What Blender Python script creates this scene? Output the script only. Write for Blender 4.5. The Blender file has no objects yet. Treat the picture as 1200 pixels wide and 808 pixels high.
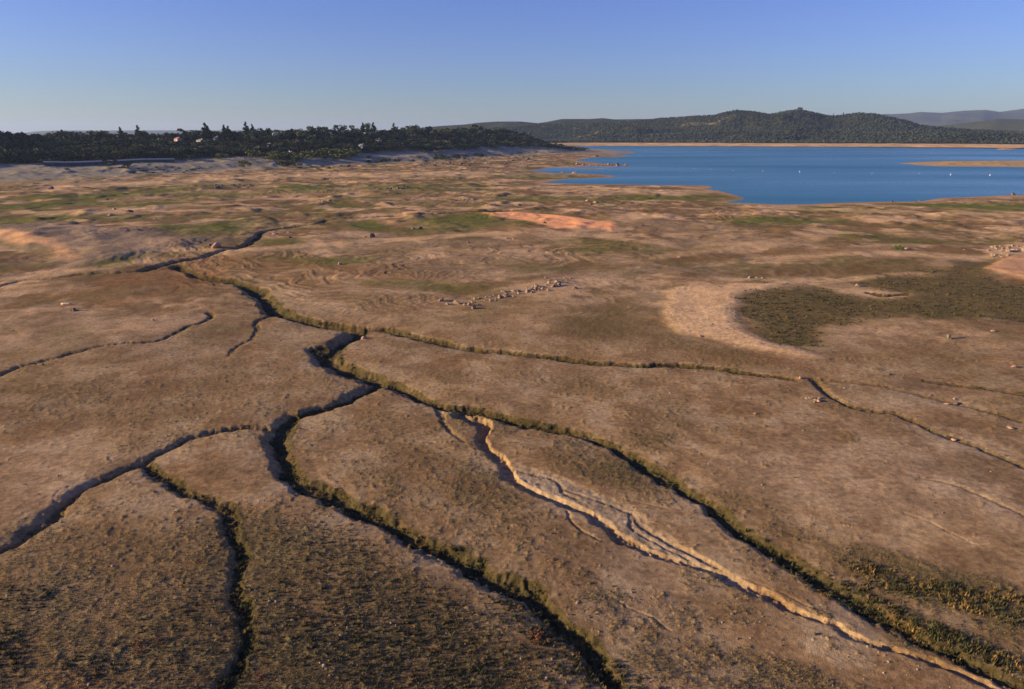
import bpy, math, random
import numpy as np
from math import radians as R

# ------------------------------------------------------------------ camera, sky, sun
SC = bpy.context.scene
COL = SC.collection
CAMZ = 43.0
FPX = 800.0                      # focal length in photo pixels (1200 wide)
PITCH = math.atan((404 - 157) / FPX)
cd = bpy.data.cameras.new("camera")
cd.sensor_width = 36; cd.lens = 24; cd.sensor_fit = 'HORIZONTAL'
cd.clip_start = 0.5; cd.clip_end = 60000
cam = bpy.data.objects.new("camera", cd); COL.objects.link(cam)
cam.location = (0, 0, CAMZ); cam.rotation_euler = (math.pi / 2 - PITCH, 0, 0)
SC.camera = cam

SUN_EL = R(14.0)
SUN_AZ = R(-97.0)               # compass-like: 0 = +Y (view direction), negative = left
w = bpy.data.worlds.new("World"); SC.world = w; w.use_nodes = True
nt = w.node_tree
bg = nt.nodes['Background']
sky = nt.nodes.new('ShaderNodeTexSky'); sky.sky_type = 'NISHITA'; sky.sun_disc = False
sky.sun_elevation = SUN_EL; sky.sun_rotation = SUN_AZ
sky.altitude = 120; sky.air_density = 1.0; sky.dust_density = 0.1; sky.ozone_density = 4.5
tint = nt.nodes.new('ShaderNodeMix'); tint.data_type = 'RGBA'; tint.blend_type = 'MULTIPLY'; tint.inputs[0].default_value = 1.0
stc = nt.nodes.new('ShaderNodeTexCoord'); sxyz = nt.nodes.new('ShaderNodeSeparateXYZ'); nt.links.new(stc.outputs['Generated'], sxyz.inputs[0])
ramp = nt.nodes.new('ShaderNodeValToRGB'); nt.links.new(sxyz.outputs['Z'], ramp.inputs[0])
ramp.color_ramp.elements[0].position = 0.0; ramp.color_ramp.elements[0].color = (.89, .90, .96, 1)
ramp.color_ramp.elements[1].position = 0.30; ramp.color_ramp.elements[1].color = (1.20, .95, 1.68, 1)
e_ = ramp.color_ramp.elements.new(0.10); e_.color = (1.06, .95, 1.32, 1)
nt.links.new(ramp.outputs[0], tint.inputs[7])
nt.links.new(sky.outputs[0], tint.inputs[6]); nt.links.new(tint.outputs[2], bg.inputs[0]); bg.inputs[1].default_value = 0.060
sd_ = bpy.data.lights.new("sun", 'SUN'); sd_.energy = 5.0; sd_.angle = R(0.5); sd_.color = (1.0, 0.76, 0.46)
sun = bpy.data.objects.new("sun", sd_); COL.objects.link(sun)
SUNV = (math.cos(SUN_EL) * math.sin(SUN_AZ), math.cos(SUN_EL) * math.cos(SUN_AZ), math.sin(SUN_EL))
from mathutils import Vector
sun.rotation_euler = Vector(SUNV).to_track_quat('Z', 'Y').to_euler()
LX, LY = math.sin(SUN_AZ), math.cos(SUN_AZ)
SC.view_settings.view_transform = 'Standard'; SC.view_settings.look = 'None'
SC.view_settings.exposure = 0.90; SC.view_settings.gamma = 1.0
SC.render.resolution_x = 1024; SC.render.resolution_y = 689

# ------------------------------------------------------------------ helpers
f32 = np.float32
rng = np.random.default_rng(7)
random.seed(5)

def ss(a, b, x):
    t = np.clip((x - a) / (b - a), 0, 1); return t * t * (3 - 2 * t)

_g = np.random.default_rng(11).random(256).astype(f32) * 2 * np.pi
GX, GY = np.cos(_g).astype(f32), np.sin(_g).astype(f32)
PERM = np.random.default_rng(12).permutation(256).astype(np.int32)
def pn(x, y, seed=0):
    x = np.asarray(x, f32); y = np.asarray(y, f32)
    xf = np.floor(x); yf = np.floor(y)
    xi = xf.astype(np.int32) + seed * 37; yi = yf.astype(np.int32) + seed * 91
    fx = x - xf; fy = y - yf
    u = fx * fx * fx * (fx * (fx * 6 - 15) + 10); v = fy * fy * fy * (fy * (fy * 6 - 15) + 10)
    p0 = PERM[xi & 255]; p1 = PERM[(xi + 1) & 255]
    # long-period hash so that the pattern never repeats visibly
    k0 = (xi >> 8) * 57; k1 = ((xi + 1) >> 8) * 57
    def g(p, k, yy, dx, dy):
        h = PERM[(p + yy + k + (yy >> 8) * 131) & 255]
        return GX[h] * dx + GY[h] * dy
    a = g(p0, k0, yi, fx, fy); b = g(p1, k1, yi, fx - 1, fy)
    c = g(p0, k0, yi + 1, fx, fy - 1); d = g(p1, k1, yi + 1, fx - 1, fy - 1)
    ab = a + u * (b - a); cd_ = c + u * (d - c)
    return (ab + v * (cd_ - ab)) * 1.5
def fbm(x, y, s, o=4, seed=0, gain=0.5):
    a = 1.0; t = 0; n = 0
    for i in range(o):
        t = t + a * pn(x / s, y / s, seed + i); n += a; a *= gain; s = s / 2.03
    return t / n

def ray(px, py):
    c, s = math.cos(PITCH), math.sin(PITCH)
    up = 404 - py
    return (px - 600), FPX * c + up * s, -FPX * s + up * c
def flat(px, py, z=0.0):
    dx, dy, dz = ray(px, py); t = (z - CAMZ) / dz
    return dx * t, dy * t

def sd_poly(X, Y, P):
    """signed distance to a closed polygon, positive inside"""
    X = np.asarray(X, f32); Y = np.asarray(Y, f32)
    d2 = np.full(X.shape, 1e18, f32); ins = np.zeros(X.shape, bool)
    n = len(P)
    for i in range(n):
        x0, y0 = P[i]; x1, y1 = P[(i + 1) % n]
        ex, ey = x1 - x0, y1 - y0; L = ex * ex + ey * ey + 1e-9
        t = np.clip(((X - x0) * ex + (Y - y0) * ey) / L, 0, 1)
        q = (X - x0 - t * ex) ** 2 + (Y - y0 - t * ey) ** 2
        d2 = np.minimum(d2, q)
        if y0 != y1:
            c = ((Y >= y0) != (Y >= y1)) & (X < x0 + (Y - y0) * (ex / (y1 - y0)))
            ins ^= c
    d = np.sqrt(d2)
    return np.where(ins, d, -d).astype(f32)

def catmull(P, n=6):
    P = [np.array(p, float) for p in P]
    if len(P) < 3: return P
    Q = [2 * P[0] - P[1]] + P + [2 * P[-1] - P[-2]]
    out = []
    for i in range(1, len(Q) - 2):
        a, b, c, d = Q[i - 1], Q[i], Q[i + 1], Q[i + 2]
        for k in range(n):
            t = k / n
            out.append(0.5 * (2 * b + (c - a) * t + (2 * a - 5 * b + 4 * c - d) * t * t + (3 * b - a - 3 * c + d) * t ** 3))
    out.append(P[-1]); return out

# ------------------------------------------------------------------ lake outline (photo tracing laid on the water level)
WP = [(-0, 0)]
water_px = [(2600, 300), (1700, 222), (1400, 224), (1200, 229), (1150, 230.5), (1100, 232.5), (1078, 236), (1030, 237), (985, 238.5), (950, 240),
            (910, 240.5), (880, 238.5), (846, 237.4), (860, 235.5), (876, 233.2), (862, 229), (850, 226.5), (838, 223.5), (822, 221.6), (836, 219.5), (826, 217.8),
            (790, 217.2), (745, 216.6), (705, 216.2), (670, 215.6), (632, 214.5), (650, 211.8), (668, 209.8), (690, 209.2), (712, 208.2), (724, 206.8), (706, 204.8),
            (690, 204), (668, 203.4), (648, 203), (626, 200.2), (640, 198.2), (652, 196.4), (680, 198.0), (728, 198.6), (690, 196.6), (662, 195.6), (690, 194.8), (718, 195.6), (738, 194.6),
            (716, 192.6), (694, 190.8), (675, 188.6), (680, 186.6), (704, 184.2), (722, 184.4), (738, 183.2), (722, 181.4), (716, 180.6), (745, 180.0), (742, 178.4),
            (712, 176.4), (680, 174.6), (640, 173.2), (660, 171.8), (700, 171.3), (800, 171.5), (900, 172.0), (1050, 172.6), (1200, 173.8), (1300, 174.5), (1700, 176), (2600, 180)]
WATER = [flat(x, y) for x, y in water_px]
ISLAND = [flat(x, y) for x, y in [(1051, 191.6), (1080, 190.2), (1110, 189.2), (1150, 188.8), (1200, 188.4), (1320, 188.0), (1420, 190), (1320, 196.5), (1200, 196.2), (1150, 195.4), (1100, 195.0), (1075, 193.6)]]
ISLET = [flat(x, y) for x, y in [(1166, 174.6), (1190, 174.2), (1186, 175.8), (1170, 175.8)]]
bl_px = [(-400, 222), (-150, 218), (0, 213), (150, 207), (250, 201.5), (330, 197), (400, 194), (500, 189.5), (560, 185), (620, 181.5), (690, 180), (730, 179.2), (700, 176.6), (640, 174.2)]
BLUFF = [flat(x, y, 1.5) for x, y in bl_px] + [(-300, 3300), (-9000, 3300), (-9000, 300)]

def az_of(px, py=157):
    dx, dy, dz = ray(px, py); return math.atan2(dx, dy)
def el_tan(px, py):
    dx, dy, dz = ray(px, py); return dz / math.hypot(dx, dy)

# ridges: (crest distance, front distance, back decay, skyline in the photo, canopy allowance)
RIDGES = [
    (3150, 2870, 900, [(560, 166), (640, 163), (700, 158), (760, 156), (820, 154), (900, 152), (960, 153), (1030, 154), (1090, 152), (1150, 154), (1220, 155), (1500, 150), (2000, 160)], 9, 0.30),
    (3750, 2900, 1200, [(470, 152), (560, 150), (600, 147), (640, 144), (690, 143), (740, 141), (775, 137.5), (800, 136), (820, 134.5), (835, 134), (845, 131), (860, 128), (880, 129.5), (900, 133), (915, 129.5), (932, 127.5), (948, 130),
                        (965, 134), (975, 135), (985, 133.5), (1002, 131), (1020, 132), (1040, 136), (1060, 140), (1075, 145), (1100, 148), (1140, 151), (1200, 153), (1500, 150), (2000, 158)], 8, 0.22),
    (4600, 3700, 1500, [(380, 160), (440, 154), (480, 149.5), (520, 146), (545, 144.5), (560, 142.5), (582, 141), (610, 141), (630, 143), (640, 141.5), (658, 138), (675, 138), (690, 138), (705, 137), (720, 138.5), (760, 138), (800, 140), (900, 145), (1100, 152), (1400, 155)], 8, 0.15),
    (7000, 5200, 2500, [(1000, 158), (1060, 152), (1090, 148), (1115, 145), (1140, 142), (1165, 138.5), (1200, 139.5), (1260, 136), (1400, 140), (1700, 150)], 6, 0.12),
    (15000, 11000, 5000, [(-600, 154), (-200, 155), (0, 157), (25, 156.5), (42, 154.3), (70, 153), (110, 153.2), (200, 153), (300, 153), (420, 152.5), (480, 153), (620, 154), (900, 150), (980, 141), (1030, 134.5), (1060, 133.2), (1075, 131.5),
                          (1100, 132.5), (1125, 130), (1150, 129), (1170, 132), (1200, 133), (1300, 130), (1500, 140)], 0, 0.05),
    (21000, 17000, 4000, [(1000, 150), (1100, 140), (1170, 131), (1200, 127), (1260, 124), (1400, 132), (1600, 150)], 0, 0.05),
]
RID = []
for Rc, Rf, Bk, prof, can, na in RIDGES:
    A = np.array([az_of(x) for x, y in prof]); Z = np.array([CAMZ + el_tan(x, y) * Rc - can for x, y in prof])
    RID.append((Rc, Rf, Bk, A, Z, na))

LW = ([az_of(-1500), az_of(-300), az_of(60), az_of(250), az_of(400)], [220, 460, 460, 370, 290])
def bl_width(az): return np.interp(az, *LW)
def land_sd(X, Y):
    return np.maximum(-sd_poly(X, Y, WATER), np.maximum(sd_poly(X, Y, ISLAND), sd_poly(X, Y, ISLET)))

BH_PX = [-1200, -700, -330, -60, 60, 200, 330, 450, 530, 585, 615, 650, 675, 695, 740]
BH_Z = [220, 210, 120, 27, 24, 27, 31, 33, 38, 43, 42, 28, 13, 5, 1]  # leftmost heights, out of view, are raised to shade the far-left bank
BH_A = [az_of(p) for p in BH_PX]

def base_h(X, Y, sdl, sdb):
    r = np.hypot(X, Y); az = np.arctan2(X, Y)
    sdn = sdl + (fbm(X, Y, 40, 3, 40) * 4 + fbm(X, Y, 160, 2, 43) * 7) * ss(250, 600, r)
    pos = np.clip(sdn, 0, None)
    near = 0.018 * np.minimum(pos, 14) + 2.6 * (1 - np.exp(-pos / 170.0))
    far = 13 * (1 - np.exp(-pos / 110.0)) + 0.02 * np.minimum(pos, 60)
    k = ss(1750, 2050, r) * ss(-0.02, 0.03, az)
    z = near * (1 - k) + far * k
    amp = ss(4, 90, pos)
    und = fbm(X, Y, 120, 3, 50) * 1.5 + fbm(X, Y, 34, 3, 60) * 0.55
    und = und * (0.45 + 0.55 * ss(120, 300, r))
    # low lumpy relief of the middle plain, sharper than the foreground
    und = und + np.clip(fbm(X, Y, 55, 4, 70), 0.02, 1) * 3.0 * ss(230, 420, r)
    z = z + und * amp * (1 - k)
    z = np.where(sdn < 0, np.maximum(sdn * 0.08, -6), z)
    # bluff on the left
    H = np.interp(az, BH_A, BH_Z)
    d = (sdb + fbm(X, Y, 90, 3, 80) * 22) * 290 / bl_width(az)
    H = H * (1 + 0.10 * fbm(X, Y, 140, 3, 83))
    z = z + np.where(sdb > -25, H * (0.86 * ss(0, 290, d) + 0.14 * ss(-5, 45, d)), 0)
    # hills
    hz = np.zeros_like(z)
    for i, (Rc, Rf, Bk, A, Z, na) in enumerate(RID):
        zc = np.interp(az, A, Z, left=Z[0], right=Z[-1])
        edge = ss(A[0] - 0.12, A[0], az) * (1 - ss(A[-1], A[-1] + 0.3, az))
        n = fbm(X, Y, Rc * 0.13, 4, 90 + i * 7)
        t = (r - Rf) / (Rc - Rf)
        tt = t + n * 0.8 * np.clip(1 - np.abs(2 * t - 1), 0, 1)
        up = np.clip(tt, 0, 1) ** 1.2
        up = up * (1 - na * np.clip(1 - np.abs(n) * 4, 0, 1) * np.clip(1 - np.abs(2 * t - 1), 0, 1))
        dn = np.exp(-np.clip((r - Rc) / Bk, 0, None) ** 2 * 1.2)
        zz = zc * edge * np.where(r < Rc, up, dn)
        hz = np.maximum(hz, np.where(r > Rf, zz, 0))
    z = np.maximum(z, np.where(r > 2600, hz + 0.0, -99))
    far_plain = ss(2600, 3600, r) * 2
    return (z + far_plain * 0).astype(f32)

def base_at(x, y):
    X = np.array([x], f32); Y = np.array([y], f32)
    return float(base_h(X, Y, land_sd(X, Y), sd_poly(X, Y, BLUFF))[0])
def at0(px, py):
    """ground point under a photo pixel, before the gullies are cut"""
    z = 2.5
    for _ in range(5):
        x, y = flat(px, py, z); z = 0.5 * z + 0.5 * max(base_at(x, y), 0)
    return x, y
def many0(L):
    P = np.array([l[:2] for l in L], float); z = np.full(len(P), 2.5)
    for _ in range(6):
        XY = np.array([flat(p[0], p[1], zz) for p, zz in zip(P, z)], f32)
        h = base_h(XY[:, 0], XY[:, 1], land_sd(XY[:, 0], XY[:, 1]), sd_poly(XY[:, 0], XY[:, 1], BLUFF))
        z = 0.4 * z + 0.6 * np.maximum(h, 0)
    return XY

# ------------------------------------------------------------------ ground grid: a polar sheet round the viewpoint
rs = list(np.geomspace(2, 33, 26)); r = 33.0
while r < 30000:
    r += min(max(0.06, r * r * 0.9 / 27000), 0.0042 * r) if r < 1300 else (0.005 * r if r < 4500 else 0.013 * r)
    rs.append(r)
rs = np.array(rs, f32)
az_f = np.linspace(R(-47), R(47), 1300)
az_c = R(47) + np.cumsum(np.linspace(R(0.15), R(3.4), 68))
azs = np.concatenate([-az_c[::-1], az_f, az_c]).astype(f32)
NR, NA = len(rs), len(azs)
print("grid", NR, NA, NR * NA)
X = rs[:, None] * np.sin(azs)[None]; Y = rs[:, None] * np.cos(azs)[None]
RR = np.broadcast_to(rs[:, None], X.shape)
# signed distances on a coarser lattice, then interpolated
ri = np.unique(np.append(np.arange(0, NR, 3), NR - 1)); ai = np.unique(np.append(np.arange(0, NA, 3), NA - 1))
def coarse(fn):
    C = fn(X[np.ix_(ri, ai)], Y[np.ix_(ri, ai)])
    rows = np.arange(NR); cols = np.arange(NA)
    a = np.clip(np.searchsorted(ri, rows, 'right') - 1, 0, len(ri) - 2); fa = ((rows - ri[a]) / (ri[a + 1] - ri[a])).astype(f32)[:, None]
    b = np.clip(np.searchsorted(ai, cols, 'right') - 1, 0, len(ai) - 2); fb = ((cols - ai[b]) / (ai[b + 1] - ai[b])).astype(f32)[None]
    C0 = C[a] * (1 - fa) + C[a + 1] * fa
    return C0[:, b] * (1 - fb) + C0[:, b + 1] * fb
SDL = coarse(land_sd); SDB = coarse(lambda x, y: sd_poly(x, y, BLUFF))
Z = base_h(X, Y, SDL, SDB)

# ------------------------------------------------------------------ gullies
# photo points with (top width m, depth m); soft = how gentle the sunward slope is
G = []
def gully(pts, w0, w1, d0, d1, soft=2.0, veg=0.6, sand=0.0, swale=0.35):
    G.append(dict(pts=pts, w=(w0, w1), d=(d0, d1), soft=soft, veg=veg, sand=sand, swale=swale))
gully([(168, 317), (200, 308), (236, 301), (262, 293), (285, 289), (300, 280), (312, 271), (345, 266), (370, 264), (380, 259), (395, 256), (440, 254), (510, 250), (600, 246)], 4.0, 5.0, 1.5, 0.9, 1.5, 0.8)
gully([(0, 336), (25, 329), (62, 326), (100, 321), (140, 319), (168, 317)], 2.0, 2.6, 0.5, 0.9, 3, 0.3)
gully([(208, 311), (222, 318), (240, 324), (265, 328), (290, 335), (302, 340), (311, 348), (320, 357), (330, 364), (344, 370), (362, 375), (385, 379), (410, 383), (428, 387)], 3.8, 3.0, 1.2, 1.5, 2.0, 0.9)
gully([(300, 339), (310, 347), (320, 357), (332, 366)], 5.0, 6.0, 1.7, 1.9, 1.4, 1.0)
gully([(428, 387), (455, 386), (475, 391), (500, 397), (530, 403), (560, 409), (600, 413), (650, 419), (700, 425), (745, 427.5), (780, 427), (815, 430), (850, 433), (895, 440), (930, 444)], 2.6, 1.6, 1.1, 0.55, 2.0, 0.8)
gully([(428, 387), (418, 394), (402, 401), (392, 409), (388, 418), (398, 426), (415, 433), (430, 438), (446, 446)], 3.4, 2.6, 1.7, 1.5, 2.4, 0.9)
gully([(378, 408), (386, 418), (396, 426)], 7.0, 5.0, 0.9, 0.9, 2.0, 1.0)
gully([(446, 446), (460, 450), (475, 457), (492, 465), (515, 473), (546, 479), (585, 488), (637, 499), (680, 507), (723, 525), (757, 542), (787, 563), (800, 572), (843, 598), (886, 632), (929, 658), (972, 684), (1015, 710), (1058, 736), (1101, 757), (1144, 774), (1200, 800), (1260, 830)], 2.0, 2.0, 1.0, 0.62, 2.0, 1.0)
gully([(446, 446), (437, 453), (425, 460), (405, 470), (385, 477), (362, 484), (345, 489), (336, 499), (332, 512), (333, 529), (336, 542), (345, 555), (370, 574), (400, 584), (426, 592), (452, 604), (478, 619), (503, 634), (538, 652), (572, 667), (607, 688), (637, 705), (667, 731), (693, 761), (719, 796), (740, 825)], 2.2, 1.5, 1.2, 0.85, 2.0, 0.9)
gully([(348, 487), (338, 498), (332, 512), (333, 532)], 3.4, 2.8, 1.0, 1.0, 2.2, 1.0)
gully([(336, 500), (319, 500), (280, 501), (250, 505), (224, 512), (202, 525), (172, 542), (142, 553), (108, 568), (82, 585), (56, 609), (30, 630), (0, 646), (-60, 672)], 1.2, 1.5, 0.6, 0.8, 2.4, 0.5)
gully([(180, 544), (194, 559), (220, 574), (245, 585), (263, 598), (276, 619), (284, 645), (283, 675), (284, 705), (288, 735), (296, 758), (282, 785), (262, 812), (250, 840)], 1.2, 2.0, 0.55, 0.45, 2.6, 0.9)
gully([(-60, 452), (0, 440), (25, 430), (50, 424), (75, 417), (100, 410), (125, 404), (150, 401)], 2.2, 1.2, .62, 0.45, 2.2, 0.3)
gully([(150, 401), (180, 400), (195, 396), (207, 390), (220, 382), (237, 378), (248, 372), (244, 366)], 1.4, 1.6, 0.3, 0.45, 2.4, 0.8)
gully([(268, 417), (277, 409), (285, 402), (298, 396), (301, 386), (303, 376), (318, 369), (335, 369)], 0.9, 1.2, 0.16, 0.3, 2.0, 0.5)
gully([(543, 485), (551, 490), (561, 493), (570, 500), (572, 516), (585, 537), (598, 553), (615, 567), (637, 581), (667, 591), (693, 604), (719, 621), (744, 637), (770, 649), (800, 660), (843, 673), (886, 688), (929, 710), (972, 731), (1015, 751), (1058, 766), (1101, 779), (1144, 794), (1200, 814), (1260, 835)], 1.5, .9, .95, 0.27, 1.4, 0.0, .2, 0.15)
gully([(600, 549), (633, 557), (652, 563), (668, 574), (690, 582), (712, 588), (735, 600), (748, 613), (768, 626), (800, 643), (838, 664), (868, 680)], 0.4, 0.5, 0.10, 0.2, 1.2, 0.0, .6, 0.1)
gully([(660, 566), (664, 578), (676, 584)], 0.4, 0.4, 0.1, 0.1, 1.2, 0.0, .4, 0.1)
gully([(735, 602), (742, 618), (760, 630), (782, 642), (806, 655)], 0.4, 0.4, 0.09, 0.1, 1.2, 0.0, .4, 0.1)
gully([(664, 600), (668, 612), (686, 624), (704, 632)], 0.35, 0.3, 0.1, 0.08, 1.5, 0.0, 0.3, 0.1)
gully([(511, 475), (518, 484), (524, 496), (535, 508), (548, 518)], 0.8, 0.6, 0.25, 0.12, 2, 0.3)
gully([(546, 479), (540, 487), (545, 484), (552, 486), (562, 490)], 0.9, 0.8, 0.4, 0.4, 1.5, 0.1)
gully([(958, 445), (965, 452), (974, 461), (985, 470), (1005, 478), (1041, 484), (1070, 493), (1101, 506), (1144, 522), (1200, 546), (1260, 570)], 1.6, 1.2, 0.45, 0.22, 2.5, 0.6)
gully([(970, 446), (1020, 450), (1060, 458), (1090, 466), (1132, 475), (1165, 484), (1220, 498)], 1.0, 1.0, 0.2, 0.2, 3, 0.4)
gully([(1085, 446), (1125, 451), (1165, 457), (1230, 466)], 1.0, 1.2, 0.18, 0.25, 3, 0.6)
gully([(975, 421), (1030, 420), (1100, 421), (1160, 424), (1230, 428)], 0.8, 0.8, 0.18, 0.18, 2, 0.1)
gully([(828, 663), (905, 689), (965, 716)], 0.3, 0.3, 0.05, 0.05, 2, 0)
gully([(732, 585), (760, 592), (783, 598)], 0.3, 0.3, 0.05, 0.05, 2, 0)
gully([(1080, 560), (1130, 572), (1170, 590), (1200, 604)], 0.5, 0.6, 0.10, 0.12, 2, 0.1)
gully([(1060, 600), (1090, 612), (1120, 627), (1150, 640)], 0.3, 0.3, 0.06, 0.06, 2, 0)
gully([(730, 705), (752, 718), (775, 730), (786, 738)], 0.25, 0.2, 0.07, 0.05, 1.5, 0)
gully([(60, 590), (66, 576), (88, 566)], 0.0 + 0.3, 0.3, 0.05, 0.05, 2, 0)
gully([(540, 213.5), (560, 215), (574, 217)], 6, 7, 1.6, 1.8, 1.5, 0.3)
gully([(1018, 343), (1040, 347), (1062, 344)], 2, 2, 0.4, 0.4, 2, 0.8)

Xf, Yf, Zf, RRf = X.ravel(), Y.ravel(), Z.ravel(), RR.ravel()
nrow = int(np.searchsorted(rs, 700)) * NA        # gullies all lie within 700 m
CUT = np.zeros(X.size, f32); VEGD_SHADE = np.zeros(X.size, f32); SANDD = np.zeros(X.size, f32); SWALE = np.zeros(X.size, f32)
wx = np.zeros(nrow, f32); wy = np.zeros(nrow, f32)
xs, ys = Xf[:nrow], Yf[:nrow]
wx = pn(xs / 7, ys / 7, 3) * 0.9 + pn(xs / 2.3, ys / 2.3, 4) * 0.42 + pn(xs / 0.8, ys / 0.8, 5) * 0.24
wy = pn(xs / 7, ys / 7, 6) * 0.9 + pn(xs / 2.3, ys / 2.3, 7) * 0.42 + pn(xs / 0.8, ys / 0.8, 8) * 0.24
PTS_G = []
for g in G:
    W = many0(g['pts'])
    P = catmull([tuple(p) for p in W], 5); P = np.array(P)
    seg = np.hypot(*(P[1:] - P[:-1]).T); s = np.concatenate([[0], np.cumsum(seg)]); s /= s[-1]
    g['P'], g['s'] = P, s
    m = 16.0
    idx = np.nonzero((xs > P[:, 0].min() - m) & (xs < P[:, 0].max() + m) & (ys > P[:, 1].min() - m) & (ys < P[:, 1].max() + m))[0]
    if not len(idx): continue
    sc = min(1.0, 0.35 + max(g['w']) * 0.3)
    x = xs[idx] + wx[idx] * sc; y = ys[idx] + wy[idx] * sc
    best = np.full(len(idx), 1e9, f32); bs = np.zeros(len(idx), f32); side = np.zeros(len(idx), f32)
    for i in range(len(P) - 1):
        x0, y0 = P[i]; ex, ey = P[i + 1] - P[i]; L = ex * ex + ey * ey + 1e-9
        rx, ry = x - x0, y - y0
        t = np.clip((rx * ex + ry * ey) / L, 0, 1)
        qx, qy = rx - t * ex, ry - t * ey
        d = np.hypot(qx, qy); k = d < best
        best = np.where(k, d, best); bs = np.where(k, s[i] + (s[i + 1] - s[i]) * t, bs)
        side = np.where(k, (qx * LX + qy * LY) / (d + 0.05), side)
    g_k = 0.66 if max(g['d']) > .4 else .8
    wv = g['w'][0] + (g['w'][1] - g['w'][0]) * bs; dv = (g['d'][0] + (g['d'][1] - g['d'][0]) * bs) * g_k
    wv = wv * (.52 if max(g['d']) > .4 else 1)
    sl_ = bs * seg.sum(); wv = wv * np.clip(1 + .45 * pn(sl_ / 9, bs * 0 + 3.3, 9) + .35 * pn(sl_ / 2.6, bs * 0 + 5.1, 12), .45, 2); dv = dv * np.clip(1 + .35 * pn(sl_ / 12, bs * 0 + 7.7, 10) + .2 * pn(sl_ / 3, bs * 0 + 9.7, 11), .5, 1.5)
    taper = ss(0, 0.04, bs) * 0 + 1
    lit = 0.5 + 0.5 * np.clip(side, -1, 1)                 # 1 on the side towards the sun
    wall = dv * (((.42 + .5 * bs) if g['sand'] else .85) * (1 - lit) + (0.9 + 1.0 * g['soft']) * lit)
    floor_ = wv * 0.28
    prof = 1 - ss(0, 1, np.clip((best - floor_) / (wall + wv * 0.12), 0, 1))
    endt = np.minimum(ss(-0.001, 0.015, bs), 1)
    CUT[idx] = np.maximum(CUT[idx], dv * prof)
    sw = 1.0 * g['swale'] * dv * np.exp(-(best / (wv * 2.2 + 1.1)) ** 2) * (0.4 + 0.6 * lit)
    SWALE[idx] = np.maximum(SWALE[idx], sw)
    vext = wall * (1 - .72 * lit); vg = min(1, g['veg'] * 1.1) * (1 - ss(floor_ + vext * .75 + wv * .1, floor_ + vext * 1.15 + wv * .15 + .2, best))
    VEGD_SHADE[idx] = np.maximum(VEGD_SHADE[idx], vg)
    if g['sand']:
        SANDD[idx] = np.maximum(SANDD[idx], g['sand'] * (1 - ss(wv * 0.4, wv * .6 + dv, best)))
Zf -= CUT + SWALE

# ------------------------------------------------------------------ larger painted-on-site features: scarps, mounds, basin
def wpoly(L):
    return [tuple(p) for p in many0(L)]
def bbox_idx(P, m):
    P = np.array(P)
    return np.nonzero((Xf > P[:, 0].min() - m) & (Xf < P[:, 0].max() + m) & (Yf > P[:, 1].min() - m) & (Yf < P[:, 1].max() + m))[0]
def region(L, soft, noise=0.6, nsc=None, seed=0):
    """indices and 0..1 mask of an outlined patch of ground with a ragged edge"""
    P = wpoly(catmull([(x, y) for x, y in L] + [L[0]], 3)[:-1])
    idx = bbox_idx(P, soft * 2 + 2)
    d = sd_poly(Xf[idx], Yf[idx], P)
    if noise: d = d + fbm(Xf[idx], Yf[idx], nsc or soft * 3, 4, 200 + seed) * soft * noise * 3
    return idx, ss(-soft, soft, d).astype(f32), d

BASIN = [(866, 352), (876, 346), (900, 340), (930, 338), (965, 337), (985, 343), (1010, 348), (1050, 350), (1062, 344), (1040, 338), (1010, 333), (1040, 325), (1090, 318), (1130, 308), (1160, 305), (1165, 313),
         (1150, 318), (1175, 328), (1230, 345), (1230, 372), (1120, 371), (1040, 369), (1010, 372), (985, 376), (965, 382), (958, 396), (962, 410), (945, 408), (915, 402), (888, 392), (868, 380), (860, 366)]
CRES = [(784, 342), (800, 337), (830, 335), (870, 333), (915, 333), (905, 337), (880, 343), (866, 350), (860, 362), (864, 380), (880, 394), (915, 405), (945, 412), (966, 420), (930, 417), (885, 409), (840, 398), (800, 390), (782, 378), (779, 360)]
idx, m, d = region(BASIN, 5.0, 0.6, 12, 1)
Zf[idx] -= 0.15 * m; BAS = (idx, m)
idx, m, d = region(CRES, 2.4, 0.35, 9, 2)
CRL = np.sin(d * 2 * np.pi / 1.9 + fbm(Xf[idx], Yf[idx], 9, 3, 39) * 7); Zf[idx] += CRL * .010 * m; Zf[idx] += 0.3 * m * (1 + 0.3 * fbm(Xf[idx], Yf[idx], 6, 3, 31)); CRS = (idx, m)
LM = [(-120, 274), (-60, 270), (0, 266), (60, 264), (120, 266), (180, 272), (240, 283), (200, 292), (160, 299), (120, 305), (85, 306), (66, 299), (40, 291), (0, 283), (-60, 281)]
idx, m, d = region(LM, 11.0, 0.4, 25, 3)
Zf[idx] += 1.3 * m + m * .35 * fbm(Xf[idx], Yf[idx], 16, 4, 38); LMD = (idx, m)
ORG = [(567, 250.5), (585, 248.8), (610, 249), (645, 252), (680, 256), (705, 260), (720, 262), (718, 272), (706, 268), (670, 268), (648, 267), (632, 262), (612, 258), (588, 256), (572, 253)]
idx, m, d = region(ORG, 2.5, 0.3, 10, 4)
Zf[idx] += .25 * m; OR_ = (idx, m)
RS = [(1152, 315), (1170, 307), (1185, 302), (1240, 300), (1260, 330), (1225, 333), (1198, 327), (1178, 321)]
idx, m, d = region(RS, 2.0, 0.4, 8, 5)
Zf[idx] += .5 * m; RS_ = (idx, m)
FAN = [(598, 547), (630, 551), (660, 560), (700, 578), (722, 586), (745, 598), (770, 622), (800, 640), (842, 664), (868, 682), (838, 671), (790, 655), (745, 634), (718, 618), (692, 601), (665, 588), (637, 578), (612, 563)]
FN_ = region(FAN, 0.5, 0.6, 2, 6)[:2]
idx, m = FN_
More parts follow.
